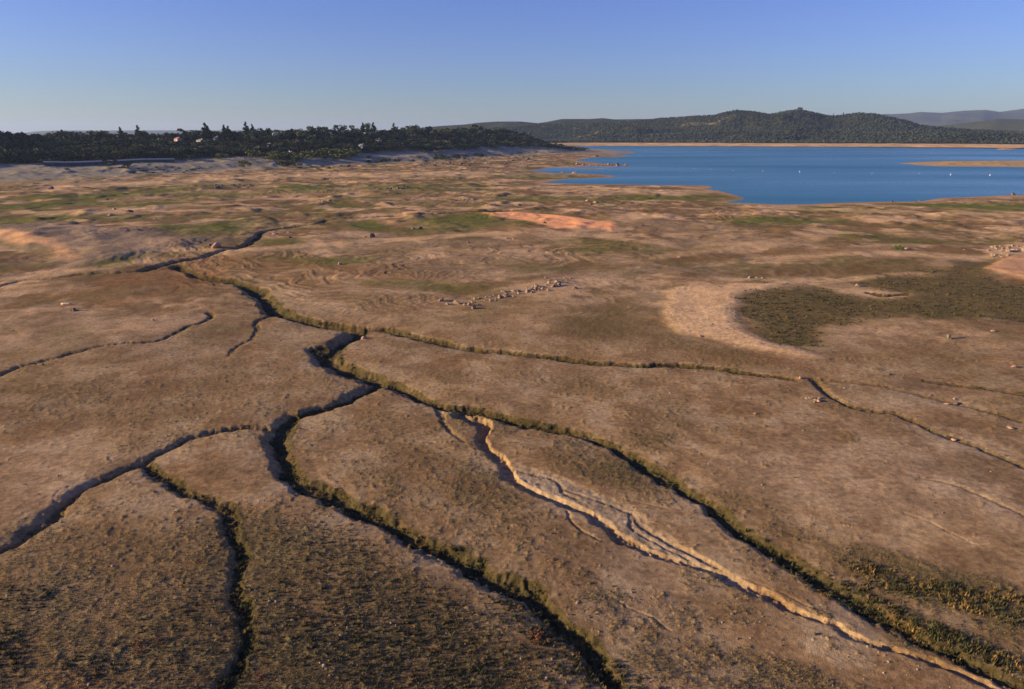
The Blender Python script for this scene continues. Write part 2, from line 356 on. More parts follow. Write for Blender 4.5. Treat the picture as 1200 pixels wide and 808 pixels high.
Zf[idx] -= m * 0.12 - m * 0.10 * fbm(Xf[idx], Yf[idx], 0.9, 3, 36)

# ------------------------------------------------------------------ noise fields and fine relief
n60 = fbm(Xf, Yf, 60, 4, 1, 0.55); n15 = fbm(Xf, Yf, 14, 4, 20, 0.6); n200 = fbm(Xf, Yf, 260, 4, 26, 0.6)
i1 = int(np.searchsorted(rs, 420)) * NA; i2 = int(np.searchsorted(rs, 170)) * NA
n3 = np.zeros_like(Xf); n3[:i1] = fbm(Xf[:i1], Yf[:i1], 3.2, 3, 24, 0.6)
n1 = np.zeros_like(Xf); n1[:i2] = fbm(Xf[:i2], Yf[:i2], 0.9, 3, 28, 0.65)

# vegetation density, raised at lower left to paint in the shade there too
VEG = np.full(Xf.size, 0.36, f32)
def ell(L, arr, soft=0.35, mode='max'):
    """ellipses given on the photo: x, y, rx, ry (px), tilt (px of y per px of x), value"""
    for (cx, cy, rx, ry, tl, v) in L:
        a = np.array(many0([(cx, cy), (cx + rx, cy + tl * rx), (cx, cy - ry), (cx, cy + ry)]), float)
        c = a[0]; ux = a[1] - c; uy = (a[2] - a[3]) / 2
        Mi = np.linalg.inv(np.array([ux, uy]).T)
        mg = 1.7 * (abs(ux) + abs(uy))
        idx = np.nonzero((np.abs(Xf - c[0]) < mg[0]) & (np.abs(Yf - c[1]) < mg[1]))[0]
        dx, dy = Xf[idx] - c[0], Yf[idx] - c[1]
        u = Mi[0, 0] * dx + Mi[0, 1] * dy; vv = Mi[1, 0] * dx + Mi[1, 1] * dy
        q = np.sqrt(u * u + vv * vv) + n15[idx] * 0.45 + n3[idx] * 0.2
        m = 1 - ss(1 - soft, 1 + soft, q)
        arr[idx] = arr[idx] * (1 - m) + v * m
ell([(150, 720, 260, 130, 0, .72), (80, 780, 200, 70, 0, .8), (420, 760, 230, 120, .3, 1.0), (330, 660, 130, 60, .2, .85), (520, 600, 120, 45, .3, .62), (460, 540, 90, 34, .2, .6),
     (120, 470, 200, 28, 0, .6), (330, 440, 120, 30, 0, .5), (640, 640, 110, 40, .5, .62), (560, 570, 70, 26, .4, .7), (700, 545, 80, 20, .35, .8), (640, 510, 70, 12, .2, .6),
     (760, 760, 110, 36, .2, .5), (880, 790, 140, 30, .2, .75), (780, 515, 50, 14, .1, .85), (700, 450, 120, 16, .1, .5), (850, 500, 110, 20, .1, .55),
     (1000, 560, 190, 52, .15, .12), (900, 540, 110, 30, .2, .2), (1110, 600, 130, 50, .2, .14), (900, 745, 60, 18, .3, .12), (780, 690, 70, 20, .2, .25), (880, 600, 60, 20, .4, .62),
     (1110, 690, 120, 26, .2, 1.0), (1030, 660, 60, 18, .2, .85), (1190, 740, 60, 40, .2, .8), (1080, 740, 80, 24, .4, .9), (60, 560, 90, 22, -.2, .12), (30, 590, 60, 16, -.3, .12),
     (110, 380, 130, 14, 0, .12), (60, 360, 80, 8, 0, .2), (370, 350, 46, 14, .15, .05), (340, 340, 40, 14, .3, .15), (520, 440, 90, 14, .15, .45), (560, 460, 100, 10, .1, .3), (440, 372, 60, 8, .1, .5),
     (700, 380, 50, 22, 0, .85), (640, 345, 60, 8, 0, .4), (730, 365, 55, 8, 0, .6), (620, 400, 90, 10, .1, .3), (820, 405, 80, 10, .2, .75), (860, 425, 100, 7, .1, .5),
     (1070, 395, 90, 12, 0, .3), (1000, 388, 60, 6, 0, .3), (900, 395, 30, 12, 0, .95), (920, 328, 70, 6, 0, .2), (980, 315, 90, 7, 0, .7), (1000, 300, 80, 6, 0, .35), (560, 305, 70, 10, 0, .15),
     (250, 390, 50, 16, 0, .6), (200, 420, 60, 12, 0, .5), (40, 310, 70, 8, .1, .3), (170, 340, 60, 8, 0, .5), (800, 460, 60, 10, .1, .35), (760, 440, 60, 7, .1, .35), (470, 495, 70, 16, .2, .45), (400, 520, 40, 12, .3, .35)], VEG, 0.5)

# ------------------------------------------------------------------ albedo
def C(*a): return np.array(a, f32)
SOIL = C(.335, .250, .190); SOIL2 = C(.270, .195, .145); PALE = C(.400, .315, .250); BROWN = C(.175, .105, .060)
DRY = C(.165, .120, .066); OLIVE = C(.085, .078, .040); GREEN = C(.085, .120, .026); ORANGE = C(.80, .40, .235); RED = C(.24, .120, .075)
GREY = C(.27, .235, .22); DARKV_SHADE = C(.046, .042, .022)
col = np.empty((Xf.size, 3), f32)
def mix(c, m, idx=None):
    global col
    if idx is None: col += m[:, None] * (c - col)
    else: col[idx] += m[:, None] * (c - col[idx])
t = ss(-.35, .35, n60 + n15 * .6 + n3 * .25)
SOIL2 = C(.285, .195, .125); SOIL = C(.36, .262, .175)
col[:] = SOIL2 + (SOIL - SOIL2) * t[:, None]
mix(PALE, ss(.10, .45, n15 * .7 + n200 * .8 + n3 * .4) * .55)
mix(GREY, ss(.0, .4, fbm(Xf, Yf, 38, 3, 33)) * .3)
mix(C(.26, .165, .095), ss(.0, .3, fbm(Xf, Yf, 9, 4, 34, .65)) * .55)
mid = ss(170, 330, RRf)
# middle distance: brown and olive bands
mix(BROWN, ss(.00, .30, n60 * .9 + n15 * .5 + .0) * mid * .75)
b2 = fbm(Xf, Yf * 0.6, 75, 5, 130, .6)
mix(C(.17, .150, .060), ss(.05, .30, b2) * mid * .75)
mix(GREEN, ss(.16, .36, b2 + n15 * .25) * mid * .8 * (1 - ss(1300, 1500, RRf)))
mix(SOIL * 1.08, ss(.10, .35, fbm(Xf, Yf * .7, 46, 4, 140, .6)) * mid * .7)
nf = 1 - ss(120, 240, RRf); b7 = fbm(Xf, Yf, 8, 4, 185, .62)
mix(C(.170, .112, .068), ss(.0, .28, b7 + n60 * .5) * nf * .6); mix(C(.43, .345, .265), ss(.06, .3, -b7 - n60 * .3) * nf * .55)
m2 = ss(110, 210, RRf) * (1 - ss(1500, 1700, RRf))
b3 = fbm(Xf, Yf, 26, 5, 180, .68); b4 = fbm(Xf, Yf, 34, 5, 190, .68)
mix(C(.155, .100, .052), ss(-.02, .20, b3 + n200 * .35) * m2 * .80)
mix(C(.125, .105, .045), ss(.02, .22, b4 - n200 * .35) * m2 * .75)
mix(C(.54, .38, .265), ss(.06, .24, -b3 * .7 - b4 * .6) * m2 * .8)
mix(SOIL * C(1.12, .98, .9), (1 - ss(2, 16, SDL.ravel() + n60 * 10)) * ss(-4, 1, SDL.ravel()) * .9)
wl_ = SDL.ravel() + n200 * 120 + n60 * 38 + n15 * 5
wam = ss(-.05, .3, fbm(Xf, Yf, 90, 3, 195)) * ss(130, 210, RRf) * (1 - ss(800, 1000, RRf)) * ss(3, 15, SDL.ravel())
wsin = np.sin(wl_ * 2 * np.pi / 7.5) + .6 * np.sin(wl_ * 2 * np.pi / 3.1 + n60 * 9)
mix(C(.50, .36, .25), np.clip(wsin, 0, 1) * wam * .42); mix(C(.17, .115, .065), np.clip(-wsin, 0, 1) * wam * .42)
Zf += wsin * wam * .07
# red-brown soils and named patches
MASK = np.zeros(Xf.size, f32)
ell([(190, 325, 75, 14, -.1, .9), (120, 345, 60, 7, 0, .6), (150, 350, 60, 6, -.1, .6), (480, 322, 90, 8, 0, .5), (420, 315, 90, 8, .1, .6), (860, 420, 90, 9, .1, .8), (330, 325, 60, 8, .3, .4), (250, 310, 40, 6, 0, .5), (960, 320, 60, 5, 0, .5), (500, 262, 60, 7, 0, .5), (300, 305, 70, 6, 0, .5)], MASK, .5)
mix(BROWN * C(1.15, 1.0, .85), MASK * .8)
MASK[:] = 0
ell([(400, 306, 44, 4.5, -.05, 1), (330, 303, 40, 3, 0, .5), (500, 335, 80, 6, .05, .85), (545, 338, 34, 3, -.05, 1), (430, 265, 24, 5, 0, 1), (530, 261, 50, 8, 0, 1), (565, 256, 30, 5, 0, .9), (500, 270, 50, 3, 0, .8), (615, 261, 18, 3, 0, 1),
     (140, 306, 30, 4, -.2, 1), (160, 300, 30, 3, -.15, .9), (20, 289, 60, 4, .15, .8), (60, 241, 130, 2.2, -.04, 1), (40, 233, 60, 2.0, -.05, .9), (150, 228, 70, 2.2, -.1, 1), (190, 240, 60, 2.5, -.05, .8), (250, 229, 50, 3, 0, .8),
     (90, 256, 110, 3, 0, .8), (230, 268, 60, 5, 0, .9), (280, 262, 60, 4, 0, .6), (20, 262, 50, 3, 0, .8), (345, 222, 40, 4, 0, .9), (260, 217, 50, 2, 0, .6), (430, 232, 50, 2.5, 0, .5), (480, 218, 90, 2.2, 0, .6), (520, 222, 60, 2, 0, .6), (620, 206, 60, 2, 0, .8), (640, 208, 50, 2, 0, .8), (640, 233, 90, 3, .03, .7), (700, 233, 30, 2, 0, .5),
     (780, 232, 60, 3, .02, .8), (840, 230, 40, 3, .1, .6), (920, 259, 70, 4, 0, 1), (960, 245, 60, 2.5, 0, .8), (1010, 248, 50, 2, 0, .8), (1130, 242, 110, 2.6, 0, 1), (1180, 246, 60, 2, 0, .9), (690, 283, 60, 3, 0, .7), (720, 292, 60, 3, 0, .7), (800, 290, 60, 2.5, 0, .3), (1130, 285, 50, 2.5, 0, .6), (1070, 285, 60, 2, 0, .5), (1053, 291, 9, 2.5, 0, .9), (330, 283, 30, 4, 0, .8),
     (1010, 309, 50, 2, 0, .7), (890, 262, 40, 2, 0, .8), (640, 317, 40, 3, -.1, .5)], MASK, .45)
mix(GREEN * C(1.0, 1.0, .9), np.clip(MASK * (0.85 + .4 * n15), 0, 1) * .9)
MASK[:] = 0
ell([(350, 352, 50, 14, .2, .8), (440, 340, 60, 7, 0, .4), (120, 375, 130, 10, 0, .5), (60, 400, 80, 10, 0, .5), (1000, 560, 160, 40, .15, .5), (560, 300, 120, 8, 0, .5), (470, 288, 90, 3.5, -.05, .9), (400, 285, 60, 3, -.1, .8), (330, 292, 60, 2, 0, .6), (550, 285, 90, 4, -.05, .6), (640, 275, 60, 3, 0, .6),
     (760, 262, 60, 8, .1, .6), (860, 285, 90, 8, 0, .6), (980, 295, 100, 4, 0, .5), (1120, 305, 30, 5, 0, .8), (760, 345, 20, 14, 0, .5), (700, 325, 60, 8, 0, .5), (1000, 340, 40, 6, .08, .95), (1090, 323, 80, 2, -.03, .8), (560, 320, 90, 8, 0, .5), (90, 285, 60, 10, 0, .4), (30, 560, 100, 30, -.2, .5), (500, 205, 200, 3, 0, .5), (740, 225, 60, 3, .03, .6), (150, 215, 140, 3, 0, .6)], MASK, .55)
mix(PALE * C(1.0, .96, .95), np.clip(MASK * (.8 + .6 * n15 + .4 * n3), 0, 1) * .75)
idx, m = BAS; mix(C(.085, .080, .032), m * .88, idx); VEG[idx] = np.maximum(VEG[idx], m * .95)
idx, m = CRS; mix(C(.58, .41, .28), m * (.9 + .09 * CRL), idx); VEG[idx] *= 1 - m
idx, m = LMD; mix(C(.25, .195, .17), m * .8, idx); lmw = fbm(Xf[idx], Yf[idx] * .5 + Xf[idx] * .5, 16, 4, 48, .6); mix(C(.15, .125, .12), m * ss(.05, .2, lmw) * .7, idx); mix(C(.40, .30, .23), m * ss(.05, .2, -lmw) * .6, idx)
lo, mlo, _ = region([(-120, 273), (-60, 271), (0, 272), (30, 277), (60, 283), (75, 292), (92, 304), (70, 302), (58, 294), (30, 287), (0, 282), (-60, 280)], 3, .5, 12, 8); mix(C(.66, .40, .24), mlo * .9, lo)  # sun-facing orange scarp, with its lit brightness painted into the colour
idx, m = OR_; mix(ORANGE, m * .95, idx); VEG[idx] *= 1 - m
idx, m = RS_; mix(C(.52, .31, .21), m * .9, idx); VEG[idx] *= 1 - m
idx, m = FN_; mix(C(.33, .27, .225), m * .85, idx); VEG[idx] *= 1 - m * .9
def stroke(pts, h, c, st):
    L = []
    for (x0, y0), (x1, y1) in zip(pts[:-1], pts[1:]):
        n_ = max(1, int(abs(x1 - x0) / 16)); tl = (y1 - y0) / (x1 - x0 + 1e-6)
        for q in range(n_ + 1): L.append((x0 + (x1 - x0) * q / n_, y0 + (y1 - y0) * q / n_, 15, h, tl, 1))
    MASK[:] = 0; ell(L, MASK, .6); mix(c, np.clip(MASK * (.75 + .9 * n15 + .4 * n3), 0, 1) * st)
LIGHT = C(.62, .44, .29)
stroke([(180, 294), (250, 293), (300, 292), (345, 289), (400, 285.5), (450, 282), (520, 277), (600, 273.5)], 2, LIGHT, .8)  # pale track, with the brightness of its sunlit bank painted in
stroke([(640, 275), (700, 277), (760, 284), (800, 292)], 2, LIGHT, .6)
stroke([(780, 300), (830, 291), (900, 285), (960, 278)], 4, LIGHT, .65)
stroke([(925, 301), (1000, 296), (1060, 297), (1140, 303), (1168, 300)], 3, LIGHT, .75)
stroke([(960, 331), (1000, 327), (1050, 322), (1100, 321)], 2.4, LIGHT, .8)
stroke([(970, 340), (1010, 342), (1055, 345)], 3, LIGHT, .9)
stroke([(880, 243), (1000, 247), (1100, 251), (1200, 252)], 1.6, LIGHT, .7)
stroke([(620, 220), (700, 221), (760, 224), (820, 225)], 2.2, LIGHT, .6)
stroke([(60, 221), (160, 215), (260, 209), (400, 205), (560, 203)], 2.0, LIGHT, .6)
stroke([(0, 252), (90, 247), (170, 244), (260, 236)], 1.6, LIGHT, .5)
stroke([(0, 330), (60, 322), (130, 312), (170, 306)], 2.6, LIGHT, .5)
stroke([(350, 345), (390, 360), (440, 372)], 5, LIGHT * C(.85, .88, .95), .5)
stroke([(784, 306), (850, 301), (940, 295), (1060, 290)], 3, C(.16, .10, .05), .8)
stroke([(895, 322), (960, 317), (1020, 310)], 4, C(.17, .105, .05), .8)
stroke([(440, 335), (500, 338), (560, 340), (600, 330), (680, 318), (760, 308)], 3.5, C(.15, .105, .05), .7)
stroke([(690, 299), (760, 297), (840, 290)], 2.4, C(.13, .11, .05), .6)
stroke([(0, 341), (60, 336), (140, 322), (230, 308)], 2.2, C(.15, .10, .06), .6)
stroke([(300, 306), (380, 312), (440, 318), (520, 322)], 4, C(.17, .115, .055), .6)
stroke([(700, 345), (720, 362), (700, 378)], 7, C(.13, .105, .048), .7)
# wheel-track and old-shoreline arcs in the silt
for (cx, cy, rx, ry, per, st) in [(500, 330, 120, 42, 2.6, .35), (700, 345, 95, 36, 2.4, .5), (840, 365, 80, 45, 1.6, .35), (860, 300, 190, 30, 5, .3), (90, 300, 120, 30, 5, .4)]:
    a = np.array(many0([(cx, cy), (cx + rx, cy), (cx, cy - ry), (cx, cy + ry)]), float); c = a[0]; ux = np.hypot(*(a[1] - c)); uy = np.hypot(*(a[2] - a[3])) / 2
    idx = np.nonzero((np.abs(Xf - c[0]) < ux) & (np.abs(Yf - c[1]) < uy))[0]
    x, y = Xf[idx] - c[0], Yf[idx] - c[1]
    q = np.hypot(x / ux, y / uy)
    dd = np.hypot(x + ux * .6, y * ux / uy * .6 - ux * .15) + fbm(Xf[idx], Yf[idx], 22, 3, 150) * 9
    s_ = np.sin(dd * 2 * np.pi / per) * ss(-.1, .3, fbm(Xf[idx], Yf[idx], 18, 2, 155))
    m = (1 - ss(.5, 1, q)) * st
    Zf[idx] += s_ * m * 0.05
    mix(PALE, np.clip(s_, 0, 1) * m, idx); VEG[idx] *= 1 - np.clip(s_, 0, 1) * m
# vegetation cover
vn = np.where(RRf < 420, n3 * .7 + n15 * .75 + n1 * .55, n15)
V = ss(-.30, .38, (VEG - .5) * 1.25 + vn * .85) * (1 - ss(260, 420, RRf))
Vd = ss(-.05, .5, (VEG - .72) * 1.1 + vn * .8) * (1 - ss(260, 420, RRf))
mix(DRY, V * .78); mix(OLIVE, Vd * .62)
mix(C(.20, .105, .05), ss(.32, .6, fbm(Xf, Yf, 5, 3, 37) + n3 * .3) * V * .35)
VEG2 = np.clip(V, 0, 1)
mix(DARKV_SHADE, np.clip(VEGD_SHADE * (1.15 + n3 * .9 + n15 * .5 + n1 * .6), 0, 1) * .93)  # dark weeds, also painted over the walls to stand in for shade
sdm = np.clip(SANDD, 0, 1); mix(C(.19, .135, .10), sdm * .8)
sdm_ = np.clip(SANDD * 1.5, 0, 1)
# steep cut banks show bare soil
lip = (.7 + n1 * 1.5) * ss(.02, .12, CUT) * (1 - ss(.35, .6, CUT)) * (1 - VEGD_SHADE) * (1 - sdm_)
mix(C(.30, .20, .12), np.clip(lip, 0, 1) * .5)
# bluff slope: bleached bathtub ring, scrub above
bd = SDB.ravel() * 290 / bl_width(np.arctan2(Xf, Yf)) + n60 * 25
ring = ss(-35, 0, bd) * (1 - ss(75, 110, bd))
mix(C(.27, .26, .25), ring * .85)
mix(C(.05, .055, .03), ss(80, 115, bd)); mix(C(.08, .10, .05), ss(.15, .4, n15 + n60 * .4) * ss(-40, 0, bd) * .75)
LAWN = []
MASK[:] = 0
# far shore beach and wooded slopes
inf = ss(1750, 2100, RRf) * (np.arctan2(Xf, Yf) > -0.02)
mix(C(.47, .33, .215), inf * (1 - ss(150, 185, SDL.ravel() + n60 * 20)))
mix(C(.42, .36, .27), inf * ss(110, 130, SDL.ravel()) * (1 - ss(150, 185, SDL.ravel() + n60 * 20)) * .5)
wood = ss(105, 140, SDL.ravel() + n60 * 20) * ss(2250, 2350, RRf)
mix(C(.034, .042, .028), wood)
mix(C(.26, .19, .11), wood * ss(300, 450, SDL.ravel()) * ss(.36, .44, fbm(Xf, Yf, 210, 4, 160)) * .6 * (1 - ss(4000, 5000, RRf)))
BARE = wood * ss(300, 450, SDL.ravel()) * ss(.34, .42, fbm(Xf, Yf, 210, 4, 160))
isl = ss(-2, 4, np.maximum(coarse(lambda x, y: sd_poly(x, y, ISLAND)), -50).ravel()); mix(C(.42, .30, .17), isl * .9)
mix(C(.065, .075, .05), ss(5000, 7000, RRf))
# under the lake
mix(C(.10, .09, .06), ss(0, 4, -SDL.ravel()))
# roughness at grass scale near the viewer, clods further out
fade = 1 - ss(120, 170, RRf[:i2])
Zf[:i2] += (np.abs(n1[:i2]) * .07 + n1[:i2] * .10) * (0.10 + VEG2[:i2] * .75) * fade
fade = 1 - ss(300, 420, RRf[:i1]); n1f = n1[:i1] * 5
Zf[:i1] += n3[:i1] * (.035 + .055 * VEG2[:i1]) * fade + n1f * .05 * ss(.05, .3, CUT[:i1]) * fade
land = ss(5, 40, SDL.ravel()) * (1 - ss(1500, 1700, RRf))
Zf += land * ss(110, 260, RRf) * n15 * .35
q15 = fbm(Xf, Yf, 22, 3, 170)
Zf += land * ss(220, 400, RRf) * np.clip(q15 - .10, 0, 1) * 2.6
tone = 1 + .34 * n3 + .18 * n15 + .40 * n1
col *= np.clip(tone, .5, 1.6)[:, None] * C(1.16, 1.05, .75)

Zg = Zf.reshape(NR, NA)
def hz(x, y):
    """height of the finished ground"""
    x = np.asarray(x, float); y = np.asarray(y, float)
    r_ = np.hypot(x, y); a_ = np.arctan2(x, y)
    i = np.interp(r_, rs, np.arange(NR)); j = np.interp(a_, azs, np.arange(NA))
    i0 = np.clip(i.astype(int), 0, NR - 2); j0 = np.clip(j.astype(int), 0, NA - 2); fi = i - i0; fj = j - j0
    return (Zg[i0, j0] * (1 - fi) + Zg[i0 + 1, j0] * fi) * (1 - fj) + (Zg[i0, j0 + 1] * (1 - fi) + Zg[i0 + 1, j0 + 1] * fi) * fj
def field(F, x, y):
    F = F.reshape(NR, NA)
    i = np.clip(np.interp(np.hypot(x, y), rs, np.arange(NR)).round().astype(int), 0, NR - 1)
    j = np.clip(np.interp(np.arctan2(x, y), azs, np.arange(NA)).round().astype(int), 0, NA - 1)
    return F[i, j]
def at(px, py):
    z = 2.5
    for _ in range(8):
        x, y = flat(px, py, z); z = .5 * z + .5 * max(float(hz(x, y)), 0)
    return x, y, float(hz(x, y))

def put(o, label=None, cat=None, group=None, kind=None):
    if label: o['label'] = label
    if cat: o['category'] = cat
    if group: o['group'] = group
    if kind: o['kind'] = kind
    return o
def raw_mesh(name, V_, F_, mat, colr=None, smooth=True, nside=4):
    me = bpy.data.meshes.new(name)
    V_ = np.ascontiguousarray(V_, f32); F_ = np.ascontiguousarray(F_, np.int32)
    me.vertices.add(len(V_)); me.vertices.foreach_set('co', V_.ravel())
    me.loops.add(F_.size); me.loops.foreach_set('vertex_index', F_.ravel())
    me.polygons.add(len(F_)); me.polygons.foreach_set('loop_start', np.arange(0, F_.size, F_.shape[1], dtype=np.int32))
    me.polygons.foreach_set('use_smooth', np.full(len(F_), smooth))
    if colr is not None:
        at_ = me.attributes.new('Col', 'FLOAT_COLOR', 'POINT')
        c4 = np.ones((len(V_), 4), f32); c4[:, :3] = colr; at_.data.foreach_set('color', c4.ravel())
    me.update(calc_edges=True)
    if mat: me.materials.append(mat)
    return me
def link(name, me, parent=None):
    o = bpy.data.objects.new(name, me); COL.objects.link(o)
    if parent: o.parent = parent
    return o

# ------------------------------------------------------------------ materials
def mat(name, base=(.5, .5, .5), rough=.9, attr=False, nscale=None, namp=.3, spec=.2, bump=None, translucent=0):
    m = bpy.data.materials.new(name); m.use_nodes = True; t = m.node_tree; b = t.nodes['Principled BSDF']
    b.inputs['Roughness'].default_value = rough; b.inputs['Specular IOR Level'].default_value = spec
    src = None
    if attr:
        a = t.nodes.new('ShaderNodeAttribute'); a.attribute_name = 'Col'; src = a.outputs['Color']
    else:
        rgb = t.nodes.new('ShaderNodeRGB'); rgb.outputs[0].default_value = (*base, 1); src = rgb.outputs[0]
    tc = t.nodes.new('ShaderNodeTexCoord')
    if nscale:
        mul = None
        for s in (nscale if isinstance(nscale, (list, tuple)) else [nscale]):
            n = t.nodes.new('ShaderNodeTexNoise'); n.inputs['Scale'].default_value = s; n.inputs['Detail'].default_value = 4; n.inputs['Roughness'].default_value = .65
            t.links.new(tc.outputs['Object'], n.inputs['Vector'])
            mr = t.nodes.new('ShaderNodeMapRange'); mr.inputs['From Min'].default_value = .3; mr.inputs['From Max'].default_value = .7
            mr.inputs['To Min'].default_value = 1 - namp; mr.inputs['To Max'].default_value = 1 + namp
            t.links.new(n.outputs['Fac'], mr.inputs['Value'])
            vm = t.nodes.new('ShaderNodeVectorMath'); vm.operation = 'SCALE'
            t.links.new(src, vm.inputs[0]); t.links.new(mr.outputs[0], vm.inputs['Scale']); src = vm.outputs[0]
    t.links.new(src, b.inputs['Base Color'])
    if bump:
        n = t.nodes.new('ShaderNodeTexNoise'); n.inputs['Scale'].default_value = bump[0]; n.inputs['Detail'].default_value = 5
        t.links.new(tc.outputs['Object'], n.inputs['Vector'])
        bp = t.nodes.new('ShaderNodeBump'); bp.inputs['Strength'].default_value = bump[1]; bp.inputs['Distance'].default_value = bump[2]
        t.links.new(n.outputs['Fac'], bp.inputs['Height']); t.links.new(bp.outputs[0], b.inputs['Normal'])
    return m
M_ground = mat('lakebed_soil', attr=True, nscale=[11.0, 1.6], namp=.34, rough=1, spec=.05, bump=(9, .55, .10))
M_hill = mat('hill_ground', attr=True, nscale=[.02], namp=.35, rough=1, spec=.0)
M_leaf = mat('tree_leaves', attr=True, rough=.8, spec=.15)
M_grass = mat('grass_blades', attr=True, rough=.9, spec=.1)
M_bark = mat('tree_bark', (.10, .075, .055), nscale=3, rough=1)
M_rock = mat('granite', (.30, .215, .15), nscale=[2.0, 9.0], namp=.28, rough=.95, bump=(4, .6, .12))
M_rockd = mat('dark_stone', (.13, .105, .09), nscale=[2.0, 9.0], namp=.28, rough=.95, bump=(4, .6, .12))
M_rockp = mat('pink_stone', (.40, .235, .165), nscale=[2.0, 9.0], namp=.2, rough=.95, bump=(4, .6, .12))
M_wood = mat('driftwood', (.62, .45, .32), nscale=[3, 14], namp=.2, rough=.9)
M_stump = mat('stump_wood', (.17, .14, .09), nscale=[3, 14], namp=.3, rough=.95)
M_wall = mat('house_wall', (.62, .55, .46), nscale=.6, namp=.06, rough=.9)
M_wallp = mat('pink_wall', (.62, .40, .36), nscale=.6, namp=.06, rough=.9)
M_wallb = mat('pale_blue_wall', (.42, .47, .52), nscale=.6, namp=.06, rough=.9)
M_white = mat('white_paint', (.7, .68, .64), nscale=.8, namp=.05, rough=.6)
M_roofg = mat('grey_roof', (.22, .20, .19), nscale=1.5, namp=.2, rough=.9)
M_roofr = mat('clay_roof', (.42, .20, .14), nscale=1.5, namp=.2, rough=.9)
M_roofc = mat('cream_roof', (.62, .56, .46), nscale=1.5, namp=.1, rough=.8)
M_glass = mat('window_glass', (.03, .04, .05), rough=.08, spec=.6)
M_conc = mat('shaded_concrete', (.07, .075, .08), nscale=.5, namp=.15, rough=.95)  # wall face colour darkened to paint in its shade
M_cop = mat('wall_coping', (.52, .50, .46), nscale=.5, namp=.1, rough=.9)
M_buoy = mat('buoy_white', (.82, .80, .78), nscale=1, namp=.05, rough=.5)
M_buoyr = mat('buoy_band', (.75, .25, .12), nscale=1, namp=.05, rough=.5)

# ------------------------------------------------------------------ ground sheets
PV = np.stack([Xf, Yf, Zf], 1).reshape(NR, NA, 3); CV = col.reshape(NR, NA, 3)
def sheet(name, r0, r1, m):
    V_ = PV[r0:r1 + 1].reshape(-1, 3); c = CV[r0:r1 + 1].reshape(-1, 3); n = r1 - r0
    i = (np.arange(n)[:, None] * NA + np.arange(NA - 1)[None]).ravel()
    F_ = np.stack([i, i + NA, i + NA + 1, i + 1], 1)
    return put(link(name, raw_mesh(name, V_, F_, m, c)), kind='structure')
split = int(np.searchsorted(rs, 2300))
sheet('lakebed', 0, split, M_ground)
sheet('hills', split, NR - 1, M_hill)

# lake
mw = bpy.data.materials.new('lake_water'); mw.use_nodes = True; t = mw.node_tree; b = t.nodes['Principled BSDF']
b.inputs['Base Color'].default_value = (.026, .155, .205, 1); b.inputs['Roughness'].default_value = .18; b.inputs['IOR'].default_value = 1.33
tc = t.nodes.new('ShaderNodeTexCoord')
prev = None
for s, st, dist, ax in ((.35, .7, .24, (1, 1, 1)), (.05, .3, .6, (1, 1.3, 1))):
    mp = t.nodes.new('ShaderNodeMapping'); mp.inputs['Scale'].default_value = ax; t.links.new(tc.outputs['Object'], mp.inputs['Vector'])
    n = t.nodes.new('ShaderNodeTexNoise'); n.inputs['Scale'].default_value = s; n.inputs['Detail'].default_value = 4; t.links.new(mp.outputs[0], n.inputs['Vector'])
    bp = t.nodes.new('ShaderNodeBump'); bp.inputs['Strength'].default_value = st; bp.inputs['Distance'].default_value = dist
    t.links.new(n.outputs['Fac'], bp.inputs['Height'])
    if prev: t.links.new(prev.outputs[0], bp.inputs['Normal'])
    prev = bp
t.links.new(prev.outputs[0], b.inputs['Normal'])
# wind lanes: patches of rougher and calmer water
mp = t.nodes.new('ShaderNodeMapping'); mp.inputs['Scale'].default_value = (.0016, .006, 1); t.links.new(tc.outputs['Object'], mp.inputs['Vector'])
n = t.nodes.new('ShaderNodeTexNoise'); n.inputs['Scale'].default_value = 1.0; n.inputs['Detail'].default_value = 5; t.links.new(mp.outputs[0], n.inputs['Vector'])
mr = t.nodes.new('ShaderNodeMapRange'); mr.inputs['From Min'].default_value = .35; mr.inputs['From Max'].default_value = .65; mr.inputs['To Min'].default_value = .22; mr.inputs['To Max'].default_value = .42
t.links.new(n.outputs['Fac'], mr.inputs['Value']); t.links.new(mr.outputs[0], b.inputs['Roughness'])
wv = [(-260, 300, 0), (5200, 300, 0), (5200, 3300, 0), (-260, 3300, 0)]
put(link('water', raw_mesh('water', wv, [[0, 1, 2, 3]], mw, smooth=False)), kind='structure')
# ------------------------------------------------------------------ rocks
import bmesh
def rock_mesh(seed, m, flatk=1.0, sub=3):
    rg = np.random.default_rng(seed); bm = bmesh.new()
    bmesh.ops.create_icosphere(bm, subdivisions=sub, radius=1)
    pl = [(lambda v: v / np.linalg.norm(v))(rg.normal(size=3)) for _ in range(11)]; hs = rg.uniform(.55, .92, 11)
    of = rg.uniform(0, 99, 2)
    for v in bm.verts:
        p = np.array(v.co)
        for q, h in zip(pl, hs):
            e = p @ q - h
            if e > 0: p = p - q * e * .92
        k = 1 + .08 * float(pn(p[0] * 2 + of[0], p[1] * 2 + of[1] + p[2] * 2, 1))
        v.co = Vector((p[0] * k * 1.15, p[1] * k * .9, p[2] * k * .78 * flatk))
    me = bpy.data.meshes.new('boulder'); bm.to_mesh(me); bm.free(); me.materials.append(m)
    for p in me.polygons: p.use_smooth = False
    return me
ROCKS = [rock_mesh(i, M_rock) for i in range(6)]
ROCKD = [rock_mesh(20 + i, M_rockd) for i in range(3)]
ROCKP = [rock_mesh(30 + i, M_rockp) for i in range(2)]
SLAB = rock_mesh(41, M_rockp, .4)
